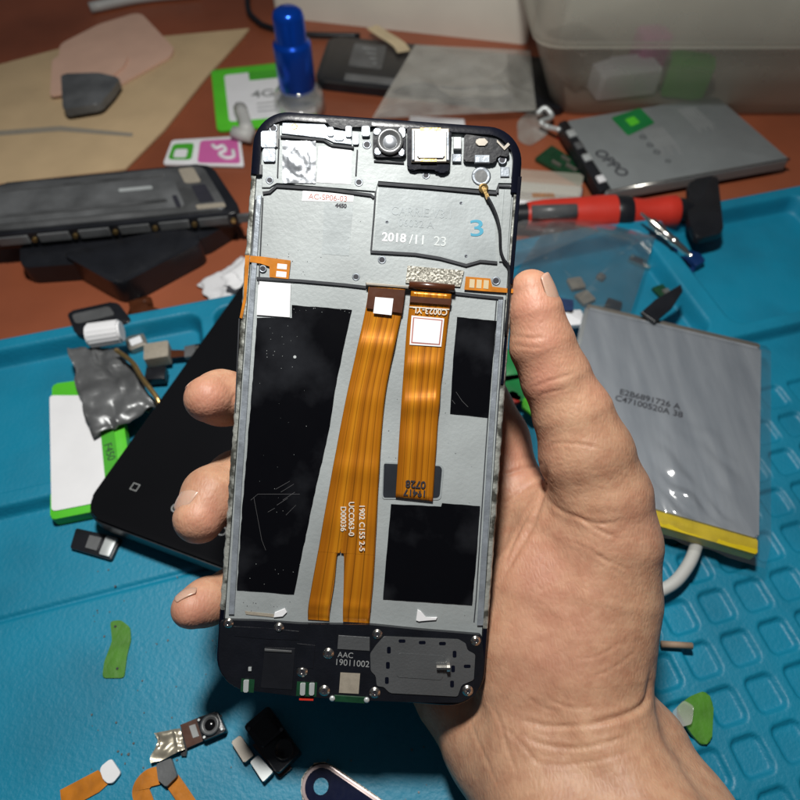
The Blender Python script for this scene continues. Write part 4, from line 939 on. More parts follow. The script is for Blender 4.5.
o = wslab('power_bank', q, 0.0005, 0.0145, M['black'], None, 0.008, 0.0045, 8); tag(o, 'glossy black power bank with rounded corner below the stripped phone frame', 'power bank')
# --- white tissue
def crumple(name, pts, z, amp, m, label, cat, n=22, seed=0, fr=110, thick=0.0006, group=None):
    bm = bmesh.new(); g = {}; q = [at(p[0], p[1], z) for p in pts]
    for lay in (0, 1):
        for i in range(n + 1):
            for j in range(n + 1):
                u, v = i / n, j / n; p = q[0].lerp(q[1], u).lerp(q[3].lerp(q[2], u), v)
                w_ = mnoise.noise(Vector((p.x * fr, p.y * fr, seed))) + 0.6 * abs(mnoise.noise(Vector((p.x * fr * 2.2, p.y * fr * 2.2, seed + 4))))
                jx = mnoise.noise(Vector((u * 3, v * 3, seed + 9))) * 0.004
                g[i, j, lay] = bm.verts.new((p.x + jx, p.y + jx, z + max(0.0003, amp * (0.55 + 0.8 * w_)) - lay * thick * 0.5))
    for i in range(n):
        for j in range(n):
            bm.faces.new((g[i, j, 0], g[i + 1, j, 0], g[i + 1, j + 1, 0], g[i, j + 1, 0])); bm.faces.new((g[i, j, 1], g[i, j + 1, 1], g[i + 1, j + 1, 1], g[i + 1, j, 1]))
    for i in range(n):
        bm.faces.new((g[i, 0, 0], g[i, 0, 1], g[i + 1, 0, 1], g[i + 1, 0, 0])); bm.faces.new((g[i, n, 0], g[i + 1, n, 0], g[i + 1, n, 1], g[i, n, 1]))
        bm.faces.new((g[0, i, 0], g[0, i + 1, 0], g[0, i + 1, 1], g[0, i, 1])); bm.faces.new((g[n, i, 0], g[n, i, 1], g[n, i + 1, 1], g[n, i + 1, 0]))
    return tag(link(name, bm, m, smooth=True), label, cat, group)
crumple('tissue', [(197, 287), (243, 262), (262, 300), (216, 308)], 0.0005, 0.004, M['tissue'], 'crumpled white tissue on the wood left of the opened phone', 'tissue', seed=3)
crumple('paper_scrap', [(221, 280), (252, 256), (268, 280), (236, 292)], 0.009, 0.003, M['white'], 'torn white paper scrap on top of the crumpled tissue', 'paper', n=10, seed=8)
# --- amber tape, little clear block and white cap, left of mat edge
crumple('amber_tape', [(128, 300), (150, 298), (160, 314), (133, 318)], 0.0006, 0.0012, M['brown'], 'curled amber tape strip on the wood by the mat corner', 'tape', n=8, seed=5)
wslab('camera_glass', xy([(134, 316), (150, 313), (156, 321), (139, 325)], 0.004), 0.0005, 0.004, M['greylite'], None, 0.002, 0.0006); tag(bpy.data.objects['camera_glass'], 'small rounded grey glass piece on the wood at the mat edge', 'glass piece')
q = [v.xy for v in quad_frame([(70, 318), (120, 307), (136, 328), (80, 342)], 0.008)]
t = thing('card_tray', 'small black tray with grey insert behind the white cap at far left', 'tray', (q[0].x, q[0].y, 0.0005)); wslab('tray_body', q, 0.0005, 0.0125, M['black'], t, 0.003, 0.001); wslab('insert', subq(q, .08, .2, .8, .6), 0.0125, 0.0132, M['greylite'], t, 0.002)
bm = bmesh.new(); tube(bm, [at(88, 336, 0.020), at(122, 331, 0.020)], [0.0058, 0.0056], 18); bmesh.ops.bevel(bm, geom=[e for e in bm.edges if len(e.link_faces) == 2 and e.link_faces[0].normal.dot(e.link_faces[1].normal) < .5], offset=.001, segments=2, affect='EDGES')
tag(smooth_angle(link('round_stopper', bm, M['white'])), 'white cylindrical cap lying on the black tray at far left', 'cap')
# --- little camera modules in the tray
def module(px, py, z, w_, d_, h_, rot, name, label, m1=None, ribbon_to=None):
    p = at(px, py, z); t = thing(name, label, 'camera module', (p.x, p.y, z)); cs, sn = math.cos(R(rot)), math.sin(R(rot))
    def L_(x, y): return Vector((p.x + x * cs - y * sn, p.y + x * sn + y * cs))
    wslab('housing', [L_(-w_, -d_), L_(w_, -d_), L_(w_, d_), L_(-w_, d_)], z, z + h_, m1 or M['black'], t, 0.0006, 0.0004)
    if ribbon_to:
        a, b = ribbon_to; wslab('flex_tail', [L_(w_, -d_ * .5), L_(a, b - d_ * .4), L_(a, b + d_ * .4), L_(w_, d_ * .5)], z + 0.0012, z + 0.0018, M['brown'], t)
        wslab('plug_board', [L_(a, b - d_ * .7), L_(a + .005, b - d_ * .7), L_(a + .005, b + d_ * .7), L_(a, b + d_ * .7)], z + 0.0008, z + 0.0028, M['grey'], t, 0.0003)
    return t, L_
module(160, 358, 0.006, .0055, .0048, .006, 12, 'camera_module', 'square tan topped camera module in the blue tray left of the black phone', M['tan'], (.012, -.001))
module(158, 378, 0.005, .0045, .0036, .004, 5, 'camera_module', 'black square camera module just below the tan topped one in the blue tray', M['black'])
# --- crinkled dark film with gold contacts
crumple('shield_film', [(70, 352), (120, 350), (160, 408), (95, 440)], 0.013, 0.004, M['greylite'], 'crinkled dark grey shielding film behind the green card at left', 'film', n=24, seed=12, fr=160)
bm = bmesh.new(); tube(bm, spline([at(116, 350, .021), at(132, 362, .022), at(142, 378, .022), at(157, 398, .021), at(160, 408, .019)], 6), 0.0011, 8)
tag(link('gold_wire', bm, M['gold'], smooth=True), 'bent gold wire along the crinkled grey film', 'wire')
# --- green battery box card at left edge
q = [v.xy for v in quad_frame([(55, 378), (120, 374), (131, 470), (60, 530)], 0.0118)]
t = thing('label_box', 'flat bright green box with white panel under the black phone corner at left', 'box', (q[3].x, q[3].y, 0.0065))
q = [at(52, 384, .0118).xy, at(116, 375, .0118).xy, at(131, 470, .0118).xy, at(126, 505, .0118).xy, at(50, 520, .0118).xy]
wslab('box_body', q, 0.0065, 0.0118, M['green'], t, 0.002, 0.0006)
q4 = [at(54, 392, .0118).xy, at(110, 392, .0118).xy, at(126, 505, .0118).xy, at(44, 540, .0118).xy]
wslab('white_panel', [at(50, 396, .0118).xy, at(101, 396, .0118).xy, at(108, 402, .0118).xy, at(117, 466, .0118).xy, at(113, 500, .0118).xy, at(52, 512, .0118).xy], 0.01185, 0.0123, M['white'], t, 0.002)
qq = [at(101, 432, .0120).xy, at(114, 429, .0120).xy, at(120, 478, .0120).xy, at(106, 484, .0120).xy]
wslab('green_band', qq, 0.01235, 0.0126, M['greend'], t, 0.001)
qtext('box_print', 'F450', M['ink'], t, qq, 0.5, 0.45, 0.0045, 0.0127, rot=-80)
# --- black phone on the mat
c0 = Vector((-0.1200, 0.0995)); ang = R(70); dl = Vector((math.cos(ang), math.sin(ang))); dw = Vector((dl.y, -dl.x))
LN, WD = 0.150, 0.073
q = [c0, c0 + dw * WD, c0 + dw * WD + dl * LN, c0 + dl * LN]
t = thing('black_phone', 'intact black glass phone lying face up on the mat behind the fingers', 'phone', (c0.x, c0.y, 0.0125))
wslab('shell', q, 0.0125, 0.0197, M['black'], t, 0.010, 0.0012, 8); gl = wslab('glass_front', [uvq(q, .008, .004), uvq(q, .992, .004), uvq(q, .992, .996), uvq(q, .008, .996)], 0.0197, 0.0212, M['glassdark'], t, 0.010, 0.0007, 8)
def ringmesh(p, r, w_, z, n=20, sq=False):
    bm = bmesh.new(); k = 4 if sq else n; a0 = ang + (math.pi / 4 if sq else 0)
    o_ = [Vector((p.x + r * math.cos(a0 + 2 * math.pi * i / k), p.y + r * math.sin(a0 + 2 * math.pi * i / k))) for i in range(k)]; i_ = [p + (v - p) * (1 - w_ / r) for v in o_]
    for lay in (0,):
        vo = [bm.verts.new((*v, z)) for v in o_]; vi = [bm.verts.new((*v, z)) for v in i_]; vo2 = [bm.verts.new((*v, z + .00005)) for v in o_]; vi2 = [bm.verts.new((*v, z + .00005)) for v in i_]
        for i in range(k):
            j = (i + 1) % k; bm.faces.new((vo2[i], vo2[j], vi2[j], vi2[i])); bm.faces.new((vo[i], vo[j], vo2[j], vo2[i])); bm.faces.new((vi[j], vi[i], vi2[i], vi2[j]))
    return bm
for i, (x, y) in enumerate(((135, 487), (176, 508), (222, 531))):
    p = at(x, y, .0212).xy; link('touch_key', ringmesh(p, 0.0021 if i == 0 else .0018, 0.00045, 0.02122, sq=(i == 0)), M['inkgrey'], t)
# --- chip on the mat left, tape, flexes
q = [v.xy for v in quad_frame([(76, 528), (121, 538), (111, 560), (70, 548)], mz(110, 548) + .002)]
z_ = mz(110, 548); t = thing('board_connector', 'small black board connector with white block on mat at left edge', 'connector', (q[0].x, q[0].y, z_))
wslab('black_base', q, z_, z_ + .002, M['black'], t, .0006, .0003); wslab('white_block', subq(q, .72, .08, .96, .92), z_ + .002, z_ + .0032, M['silverpaint'], t, .0003, .0002); wslab('grey_block', subq(q, .35, .2, .62, .8), z_ + .002, z_ + .0026, M['grey'], t)
z_ = mz(115, 650)
o = slab('tape_strip', [(110, 621), (121, 620), (130, 627), (131, 640), (127, 655), (124, 678), (102, 678), (104, 662), (112, 641)], z_, z_ + .0006, M['tapegreen'], None, r=.0012, bevel=.0002); tag(o, 'curved translucent green tape strip stuck to the blue mat at left', 'tape')
for x_, y_ in ((116, 627), (118, 669)):
    bm = bmesh.new(); c_ = at(x_, y_, z_).xy; prism(bm, circle(c_, .00045, 8), z_ + .0006, z_ + .0008); link('dark_dot', bm, M['ink'], o)
t = T('sim_flex', 'orange flex with rounded white pad at the bottom left of the mat', 'flex cable', 105, 780, mz(105, 780)); z_ = mz(105, 780)
slab('flex_strip', [(60, 790), (98, 770), (104, 776), (108, 784), (99, 792), (62, 812)], z_ + .0002, z_ + .0006, M['orange'], t); slab('white_pad', [(99, 768), (111, 758), (121, 773), (112, 784), (104, 782)], z_ + .0006, z_ + .0016, M['white'], t, r=.001, bevel=.0003)
# --- front camera with silver and orange flex
z_ = 0.0064
t = T('front_camera', 'front camera module with foil tail and orange flex on the blue mat', 'camera module', 205, 725, z_)
p = at(209, 725, z_)
q = [v.xy for v in quad_frame([(196, 718), (217, 711), (226, 731), (203, 741)], z_ + .004)]
hs = wslab('housing', q, z_, z_ + .004, M['black'], t, .0007, .0004)
cc = uvq(q, .5, .5)
bm = bmesh.new(); lathe(bm, [(.0031, 0), (.0031, .0008), (.0027, .0012), (.0021, .0010), (.0016, .0006)], (cc.x, cc.y, z_ + .004)); link('lens_ring', bm, M['grey'], hs, smooth=True)
bm = bmesh.new(); lathe(bm, [(.0020, 0), (.0017, .0006), (.0009, .0010), (0, .0011)], (cc.x, cc.y, z_ + .0042)); link('lens_glass', bm, M['glassdark'], hs, smooth=True)
for u, v in ((.1, .12), (.1, .88), (.88, .85)):
    c_ = uvq(q, u, v); bm = bmesh.new(); prism(bm, circle(c_, .0004, 8), z_ + .004, z_ + .0043); link('corner_dot', bm, M['silverpaint'], hs)
slab('flex_neck', [(180, 725), (197, 718), (203, 741), (187, 748)], z_ + .0012, z_ + .0019, M['brown'], t); slab('printed_patch', [(189, 726), (195, 724), (199, 736), (193, 738)], z_ + .0019, z_ + .0021, M['inkgrey'], t)
slab('black_backing', [(181, 727), (189, 722), (191, 727), (186, 756), (181, 756)], z_ + .0004, z_ + .0011, M['black'], t)
bm = bmesh.new(); g = {}; n = 18; qf = [at(156, 734, z_), at(182, 729, z_), at(187, 750, z_), at(156, 764, z_)]
for i in range(n + 1):
    for j in range(n + 1):
        p_ = qf[0].lerp(qf[1], i / n).lerp(qf[3].lerp(qf[2], i / n), j / n); g[i, j] = bm.verts.new((p_.x + (.0012 * math.sin(j * .3) if i < 3 else 0), p_.y, z_ + .0022 + .0009 * mnoise.noise(Vector((i * .16, j * .2, 2))) + (.0006 if 13 < i < 16 else 0)))
for i in range(n):
    for j in range(n): bm.faces.new((g[i, j], g[i + 1, j], g[i + 1, j + 1], g[i, j + 1]))
link('foil_wrap', bm, M['warmfoil'], t, smooth=True)
slab('grey_pad', [(156, 764), (171, 758), (177, 776), (166, 787), (158, 780)], z_ + .0012, z_ + .0028, M['grey'], t, r=.0004, bevel=.0003)
def flat_strip(name, pts, wd, z, m, parent, th=.0004):
    q_ = spline([at(a, b, z) for a, b in pts], 6); L_, R_ = [], []
    for i, p_ in enumerate(q_):
        tt = (q_[min(i + 1, len(q_) - 1)] - q_[max(i - 1, 0)]).xy.normalized(); nn_ = Vector((-tt.y, tt.x)) * wd / 2; L_.append(p_.xy + nn_); R_.append(p_.xy - nn_)
    bm = bmesh.new(); n_ = len(L_); a = [[bm.verts.new((*v, zz_)) for v in S_] for S_, zz_ in ((L_, z), (R_, z), (R_, z + th), (L_, z + th))]
    for i in range(n_ - 1):
        for k in range(4): bm.faces.new((a[k][i], a[(k + 1) % 4][i], a[(k + 1) % 4][i + 1], a[k][i + 1]))
    bm.faces.new([a[k][0] for k in range(4)]); bm.faces.new([a[k][-1] for k in range(4)][::-1])
    return link(name, bm, m, parent)
flat_strip('orange_flex', [(160, 775), (148, 779), (141, 790), (146, 806), (150, 830)], .0052, z_ + .0004, M['orange'], t); flat_strip('orange_flex', [(170, 777), (178, 788), (190, 806), (205, 830)], .0044, z_ + .0004, M['orange'], t)
# --- dual rear camera
t = T('dual_camera', 'black dual camera module with two silver connectors in the phone shadow', 'camera module', 268, 740, z_)
q = [v.xy for v in quad_frame([(243, 726), (268, 705), (300, 752), (277, 774)], z_ + .006)]
bd_ = wslab('camera_body', q, z_, z_ + .0055, M['black'], t, .001, .0005)
q2 = [v.xy for v in quad_frame([(247, 729), (266, 711), (284, 730), (263, 748)], z_ + .0065)]
wslab('lens_block', q2, z_ + .0056, z_ + .0070, M['black'], t, .0006, .0004); wslab('lens_window', subq(q2, .12, .12, .88, .88), z_ + .0070, z_ + .0073, M['glassdark'], t, .0012)
for u, v in ((.06, .06), (.94, .94)):
    c_ = uvq(q2, u, v); bm = bmesh.new(); prism(bm, circle(c_, .0006, 8), z_ + .0070, z_ + .0074); link('corner_dot', bm, M['grey'], t)
c_ = uvq(q, .62, .78); bm = bmesh.new(); lathe(bm, [(.0032, 0), (.0032, .001), (.0026, .001), (.0022, .0003), (0, .0003)], (c_.x, c_.y, z_ + .0056)); link('lens_ring', bm, M['black'], t, smooth=True)
slab('flex_tail', [(252, 745), (266, 738), (292, 768), (280, 778)], z_ + .0006, z_ + .0013, M['brown'], t)
slab('tan_connector', [(231, 742), (240, 735), (254, 755), (244, 763)], z_ + .001, z_ + .0032, M['nickel'], t, r=.0004, bevel=.0003)
slab('silver_connector', [(250, 762), (258, 755), (273, 772), (263, 782)], z_ + .001, z_ + .0034, M['silverpaint'], t, r=.0003, bevel=.0002)
# --- camera lens bezel at the bottom
t = T('lens_bezel', 'rose metal camera lens bezel with two openings at the bottom of the mat', 'lens cover', 335, 785, z_)
def pill(a, b, r, n=14):
    a, b = Vector(a), Vector(b); d = (b - a).normalized(); a0 = math.atan2(d.y, d.x); out = []
    for i in range(n + 1): out.append(b + Vector((math.cos(a0 - math.pi / 2 + math.pi * i / n), math.sin(a0 - math.pi / 2 + math.pi * i / n))) * r)
    for i in range(n + 1): out.append(a + Vector((math.cos(a0 + math.pi / 2 + math.pi * i / n), math.sin(a0 + math.pi / 2 + math.pi * i / n))) * r)
    return out
pa, pb = at(322, 787, z_).xy, at(372, 822, z_).xy
bm = bmesh.new(); prism(bm, [v + Vector((mnoise.noise(Vector((v.x * 900, v.y * 900, 1))), mnoise.noise(Vector((v.x * 900, v.y * 900, 7))))) * .0005 for v in pill(pa, pb, .0066)], z_, z_ + .0012); link('glue_rim', bm, M['tan2'], t)
bm = bmesh.new(); prism(bm, pill(pa, pb, .0061), z_ + .0012, z_ + .0026, .0004); smooth_angle(link('metal_ring', bm, M['rose'], t))
bm = bmesh.new(); prism(bm, pill(pa, pb, .0050), z_ + .0026, z_ + .0028); link('dark_glass', bm, M['lensglass'], t)
bm = bmesh.new(); prism(bm, circle(pa, .0023, 20), z_ + .0028, z_ + .00295); link('lens_opening', bm, M['mat_blue'], t)
bm = bmesh.new(); prism(bm, circle(pb, .0023, 20), z_ + .0028, z_ + .00295); link('lens_opening', bm, M['mat_blue'], t)
slab('metal_lug', [(310, 772), (314, 763), (325, 762), (332, 768), (326, 773)], z_ + .0002, z_ + .0012, M['padpale'], t)

# --- white box, top
p = at(274, 17, 0).xy; p2 = at(527, 45, 0).xy; dx = (p2 - p).normalized(); nb_ = Vector((-dx.y, dx.x))
q = [p, p2, p2 + nb_ * .16, p + nb_ * .16]
t = thing('storage_box', 'cream plastic box standing at the top edge behind the bottle', 'box', (p.x, p.y, 0)); wslab('box_body', q, 0.0, .075, M['cream'], t, .006, .003)
wslab('lid_rim', [v + (v - (p + p2) / 2).normalized() * .001 for v in q], .0752, .084, M['cream'], t, .006, .002)
# dark cable at the top left of it
bm = bmesh.new(); tube(bm, spline([at(247, -20, .004), at(248, 8, .004), at(256, 20, .003), at(268, 27, .003), at(300, 34, .003), at(360, 36, .003)], 8), .0022, 10); tag(link('black_cable', bm, M['black'], smooth=True), 'thin black cable curling along the foot of the cream box', 'cable')
bm = bmesh.new(); tube(bm, spline([at(90, 8, .004), at(140, -2, .004), at(200, -8, .004)], 6), .004, 10); tag(link('grey_cable', bm, M['cable'], smooth=True), 'grey cable across the top left corner of the table', 'cable')
# --- black phone back cover with sticker, behind the opened phone
q = [v.xy for v in quad_frame([(330, 38), (560, 62), (566, 112), (314, 84)], 0.004)]
t = thing('back_cover', 'black phone back cover with grey strip lying in front of the cream box', 'phone cover', (q[3].x, q[3].y, .0005))
wslab('shell', q, 0.0005, .006, M['black'], t, .01, .0015, 8); wslab('grey_strip', subq(q, .12, .78, .80, .92), .006, .0063, M['grey'], t, .001)
wslab('faint_window', subq(q, .12, .12, .26, .62), .006, .0062, M['grey'], t, .002)
for k in range(4): wslab('text_line', subq(q, .16 + k * .02, .2 + k * .1, .22 + k * .005, .23 + k * .1), .0062, .0064, M['inkgrey'], t)
flat_strip('orange_ribbon', [(372, 27), (384, 35), (398, 44), (404, 52)], .010, .0075, M['padpale'], None); tag(bpy.data.objects['orange_ribbon'], 'short tan flex ribbon on the black back cover by the cream box', 'flex cable')
# --- plastic bags
def bag(name, pts, z, amp, m, label, n=70, seed=0, fr=45, nf=16):
    bm = bmesh.new(); q = [at(p_[0], p_[1], z) for p_ in pts]; rg = random.Random(seed)
    ctr = (q[0] + q[1] + q[2] + q[3]) / 4; span = (q[2] - q[0]).length
    folds = [[(rg.uniform(0, math.pi), rg.uniform(-.45, .45) * span, rg.uniform(.25, 1), rg.uniform(.0012, .006), rg.choice([-1, 1, 1])) for _ in range(nf)] for _ in (0, 1)]
    for lay in (0, 1):
        g = {}
        for i in range(n + 1):
            for j in range(n + 1):
                u, v = i / n, j / n; p_ = q[0].lerp(q[1], u).lerp(q[3].lerp(q[2], u), v); ed = min(1, min(u, v, 1 - u, 1 - v) * 6)
                hh = .5 + .5 * mnoise.noise(Vector((p_.x * 22, p_.y * 22, seed + lay * 5)))
                wx = .006 * mnoise.noise(Vector((p_.x * 30, p_.y * 30, seed)))
                for an, of, a_, w_, sg in folds[lay]:
                    d = abs((p_.x - ctr.x) * math.cos(an) + (p_.y - ctr.y) * math.sin(an) - of + wx); hh += sg * a_ * w_ * 60 * math.exp(-d / w_)
                g[i, j] = bm.verts.new((p_.x, p_.y, z + .0008 + max(0, amp * hh * (1 if lay else .3)) * (0.1 + .9 * ed)))
        for i in range(n):
            for j in range(n): bm.faces.new((g[i, j], g[i + 1, j], g[i + 1, j + 1], g[i, j + 1]))
    bmesh.ops.remove_doubles(bm, verts=bm.verts, dist=1e-6)
    return tag(link(name, bm, m, smooth=True), label, 'plastic bag')
bag('plastic_bag', [(415, 46), (530, 52), (536, 112), (372, 120)], .0065, .005, M['filmmilky'], 'crumpled milky plastic bag draped over the black back cover', seed=1)
slab('paper_slip', [(410, 116), (464, 119), (466, 132), (408, 130)], .0005, .0009, M['white'], None); tag(bpy.data.objects['paper_slip'], 'white paper slip just above the top edge of the opened phone', 'paper')
bag('zip_bag', [(556, 212), (655, 238), (620, 345), (500, 300)], .0125, .005, M['wrap'], 'clear zip bag with tiny parts lying over the blue tray', seed=4, fr=60)
bag('bag_wrap', [(512, 226), (565, 205), (600, 232), (505, 272)], .0120, .003, M['film'], 'clear flat bag corner between the screwdriver and blue tray', n=40, seed=9)
for i, (x, y, w_, m_, lb) in enumerate(((577, 281, .0042, 'tan', 'square tan shield plate in the clear zip bag, farther one'), (586, 295, .0042, 'tan', 'square tan shield plate in the clear zip bag, nearer one'), (602, 274, .0022, 'nickel', 'tiny round tan part near the top of the clear zip bag'), (614, 303, .0042, 'black', 'small black lens part in the tray by the silver battery'), (560, 318, .005, 'navy', 'small navy plastic part beside the thumb nail'), (570, 330, .005, 'white', 'small white part between the thumb and the silver battery'))):
    p_ = at(x, y, .006).xy; a = R(12 + i * 17); pts = [p_ + Vector((math.cos(a + k * math.pi / 2 + math.pi / 4), math.sin(a + k * math.pi / 2 + math.pi / 4))) * w_ * 1.3 for k in range(4)]
    tag(wslab('small_part', pts, .0030 if i < 4 else .0125, .0048 if i < 4 else .0150, M[m_], None, .0006, .0004), lb, 'electronic part')
# --- frosted container
def rr_loop(x0, y0, x1, y1, r, n=6): return round_poly([(x0, y0), (x1, y0), (x1, y1), (x0, y1)], r, n)
cb = at(553, 117, 0).xy
t = thing('plastic_tub', 'frosted clear plastic tub holding small packets at the top right', 'tub', (cb.x, cb.y, 0))
def loft(bm, loops, caps=(True, False)):
    rings = [[bm.verts.new((*v, z)) for v in L_] for L_, z in loops]
    for a, b in zip(rings, rings[1:]):
        for i in range(len(a)): bm.faces.new((a[i], a[(i + 1) % len(a)], b[(i + 1) % len(a)], b[i]))
    if caps[0]: bm.faces.new(rings[0][::-1])
    if caps[1]: bm.faces.new(rings[-1])
x0, y0 = cb.x, cb.y; W2, D2 = .19, .11
def lp(o_, ): return rr_loop(x0 - o_, y0 - o_, x0 + W2 + o_, y0 + D2 + o_, .018)
bm = bmesh.new(); loft(bm, [(lp(-.004), .0006), (lp(0), .003), (lp(.020), .050), (lp(.021), .056), (lp(.025), .0565), (lp(.025), .058), (lp(.020), .0585), (lp(.0185), .055), (lp(.0182), .050), (lp(-.002), .004), (lp(-.005), .0022)], (True, True))
link('tub_wall', bm, M['clearplastic'], t, smooth=False); smooth_angle(bpy.data.objects['tub_wall'], 50)
bm = bmesh.new(); loft(bm, [(lp(.0250), .0588), (lp(.0255), .0595), (lp(.0250), .090), (lp(.022), .0925)], (True, True)); smooth_angle(link('upper_tub', bm, M['clearplastic'], t), 50)
def inner(name, x, y, z, sx, sy, sz, m, label, cat, rot=0):
    c_ = Vector((x0 + x, y0 + y)); a = R(rot); ex, ey = Vector((math.cos(a), math.sin(a))), Vector((-math.sin(a), math.cos(a)))
    tag(wslab(name, [c_ - ex * sx - ey * sy, c_ + ex * sx - ey * sy, c_ + ex * sx + ey * sy, c_ - ex * sx + ey * sy], z, z + sz, m, None, .003, .002), label, cat)
inner('white_packet', .050, .03, .0035, .022, .012, .016, M['white'], 'white and pink packet seen through the left side of the tub', 'packet', 12)
inner('green_packet', .092, .026, .0035, .014, .010, .022, M['greend'], 'green packet seen through the middle of the tub', 'packet', -15)
inner('grey_packet', .020, .05, .0035, .014, .02, .024, M['nickel'], 'dull grey lump in the left corner of the tub', 'packet', 30)
inner('pink_packet', .070, .05, .0035, .010, .010, .028, M['pink'], 'small pink packet between the white and green ones in the tub', 'packet', 8)
# --- grey battery with green sticker
q = [v.xy for v in quad_frame([(566, 121), (716, 96), (790, 160), (606, 193)], .010)]
t = thing('phone_battery', 'grey labelled phone battery with black connector strip and green sticker under the tub', 'battery', (q[3].x, q[3].y, .002))
wslab('battery_body', q, .004, .010, M['battgrey'], t, .002, .0016)
wslab('connector_strip', [at(558, 124, .010).xy, at(566, 121, .010).xy, at(611, 190, .010).xy, at(600, 193, .010).xy], .0045, .0108, M['black'], t, .001, .0006)
for (u, m_) in ((.12, 'silverpaint'), (.30, 'grey'), (.48, 'silverpaint'), (.80, 'white')):
    a_, b_ = Vector((559.5, 124)), Vector((603, 191)); e_ = a_.lerp(b_, u); f_ = a_.lerp(b_, u + .09)
    wslab('solder_tab', [at(e_.x + 1, e_.y, .0108).xy, at(e_.x + 8, e_.y - 2, .0108).xy, at(f_.x + 8, f_.y - 2, .0108).xy, at(f_.x + 1, f_.y, .0108).xy], .0108, .0116, M[m_], t, .0004, .0003)
wslab('green_sticker', [at(611, 118, .010).xy, at(640, 108, .010).xy, at(655, 123, .010).xy, at(628, 136, .010).xy], .010, .0102, M['greens'], t, .002)
qs = [at(611, 118, .010).xy, at(640, 108, .010).xy, at(655, 123, .010).xy, at(628, 136, .010).xy]
wslab('sticker_mark', subq(qs, .3, .3, .62, .7), .0102, .01035, M['green'], t, .001)
bm = bmesh.new(); a_, b_ = at(607, 192, .0095), at(789, 159.5, .0095); tube(bm, [a_, b_], .0011, 8); link('shiny_fold', bm, M['chrome'], t, smooth=True)
qb = q
c_ = at(611, 163, .0101).xy; e_ = at(622, 173, .0101).xy - at(600, 153, .0101).xy
text_mesh('brand_print', 'OPPO', M['ink'], t, (c_.x, c_.y, .01012), .0105, math.atan2(e_.y, e_.x), mtx=world_of(t).inverted(), bold=.0001, xs=1.0)
for k in range(8):
    wslab('text_line', subq(qb, .40 + k * .016, .30, .407 + k * .016, .70 - (k % 3) * .06), .010, .01014, M['inkgrey'], t)
for k in range(6):
    wslab('text_line', subq(qb, .70 + k * .02, .10, .707 + k * .02, .46 - (k % 2) * .05), .010, .01014, M['inkgrey'], t)
for k in range(4):
    c_ = at((643, 650, 657, 668)[k], (137, 145, 152, 161)[k], .0101).xy
    bm = ringmesh(c_, .0020, .0006, .01012, sq=(k == 3)); link('safety_mark', bm, M['ink'], t)
# connector coil, round film disc, green board by the battery
bm = bmesh.new(); tube(bm, spline([at(537, 114, .006), at(545, 108, .009), at(552, 117, .006), at(541, 122, .008), at(548, 127, .006), at(560, 130, .009)], 6), .0016, 8); tag(link('flex_coil', bm, M['silverpaint'], smooth=True), 'tangled silver flex coil at the top corner of the grey battery', 'flex cable')
slab('plastic_disc', [(517, 122), (527, 112), (543, 110), (552, 118), (548, 134), (530, 146), (518, 140)], .0006, .0012, M['filmmilky'], None, r=.004); tag(bpy.data.objects['plastic_disc'], 'round translucent plastic disc on the wood right of the opened phone', 'disc')
q = [v.xy for v in quad_frame([(535, 157), (552, 144), (592, 170), (580, 182)], .0035)]
t = thing('green_board', 'small green circuit board between the grey battery and the frosted case', 'circuit board', (q[0].x, q[0].y, .001)); wslab('board', q, .001, .0028, M['pcb'], t, .001)
for u, v, s_ in ((.2, .3, .1), (.42, .55, .12), (.68, .35, .1), (.8, .7, .07)): wslab('chip', subq(q, u, v, u + s_, v + s_ * 2), .0028, .0042, M['nickel'], t, .0003)
# frosted case with white base
q = [v.xy for v in quad_frame([(508, 168), (584, 174), (580, 196), (500, 190)], .012)]
t = thing('sim_case', 'frosted rectangular plastic case with white base right of the opened phone', 'case', (q[3].x, q[3].y, .001))
wslab('frosted_lid', q, .0065, .012, M['tissue'] if False else M['clearplastic'], t, .002, .001)
wslab('white_base', [at(500, 194, .006).xy, at(582, 198, .006).xy, at(576, 206, .006).xy, at(496, 204, .006).xy] if False else [v + Vector((0, -.004)) for v in q], .001, .0062, M['white'], t, .002, .0008)
c_ = at(546, 197, .006).xy; wslab('orange_dot', [c_ + Vector((-.008, -.001)), c_ + Vector((.005, -.001)), c_ + Vector((.005, .003)), c_ + Vector((-.008, .003))], .003, .0066, M['orange'], t, .001)
# --- screwdriver
a_, b_ = at(470, 217, .011), at(685, 212, .011); dr = (b_ - a_); dr.z = 0; Lg = dr.length; dr.normalize()
t = thing('screwdriver', 'red and black handled screwdriver lying behind the blue mat', 'screwdriver', (a_.x, a_.y, 0.0005))
def sd(name, segs, m): 
    bm = bmesh.new(); tube(bm, [a_ + dr * s for s, r in segs], [r * .86 for s, r in segs], 24); return smooth_angle(link(name, bm, m, t), 50)
mm_ = .001; L0 = Lg
sd('black_neck', [(L0 * .0, .0062), (L0 * .18, .0070), (L0 * .26, .0078)], M['black'])
sd('red_grip', [(L0 * .26, .0085), (L0 * .34, .0100), (L0 * .50, .0108), (L0 * .60, .0118), (L0 * .665, .0118)], M['red'])
sd('black_collar', [(L0 * .665, .0105), (L0 * .68, .0112), (L0 * .725, .0112), (L0 * .74, .0105)], M['black'])
sd('red_end', [(L0 * .74, .0098), (L0 * .80, .0088), (L0 * .90, .0104), (L0 * .945, .0108), (L0 * .955, .0100)], M['red'])
sd('black_cap', [(L0 * .955, .0090), (L0 * .99, .0086), (L0 * 1.02, .0070)], M['black'])
sdn = Vector((dr.y, -dr.x, 0)); c1, c2 = a_ + dr * L0 * .27 , a_ + dr * L0 * .47
bm = bmesh.new(); tube(bm, [c1 + Vector((0, 0, .0062)) + sdn * .005, c2 + Vector((0, 0, .0070)) + sdn * .0055], .0038, 10); link('grip_inlay', bm, M['grey'], t, smooth=True)
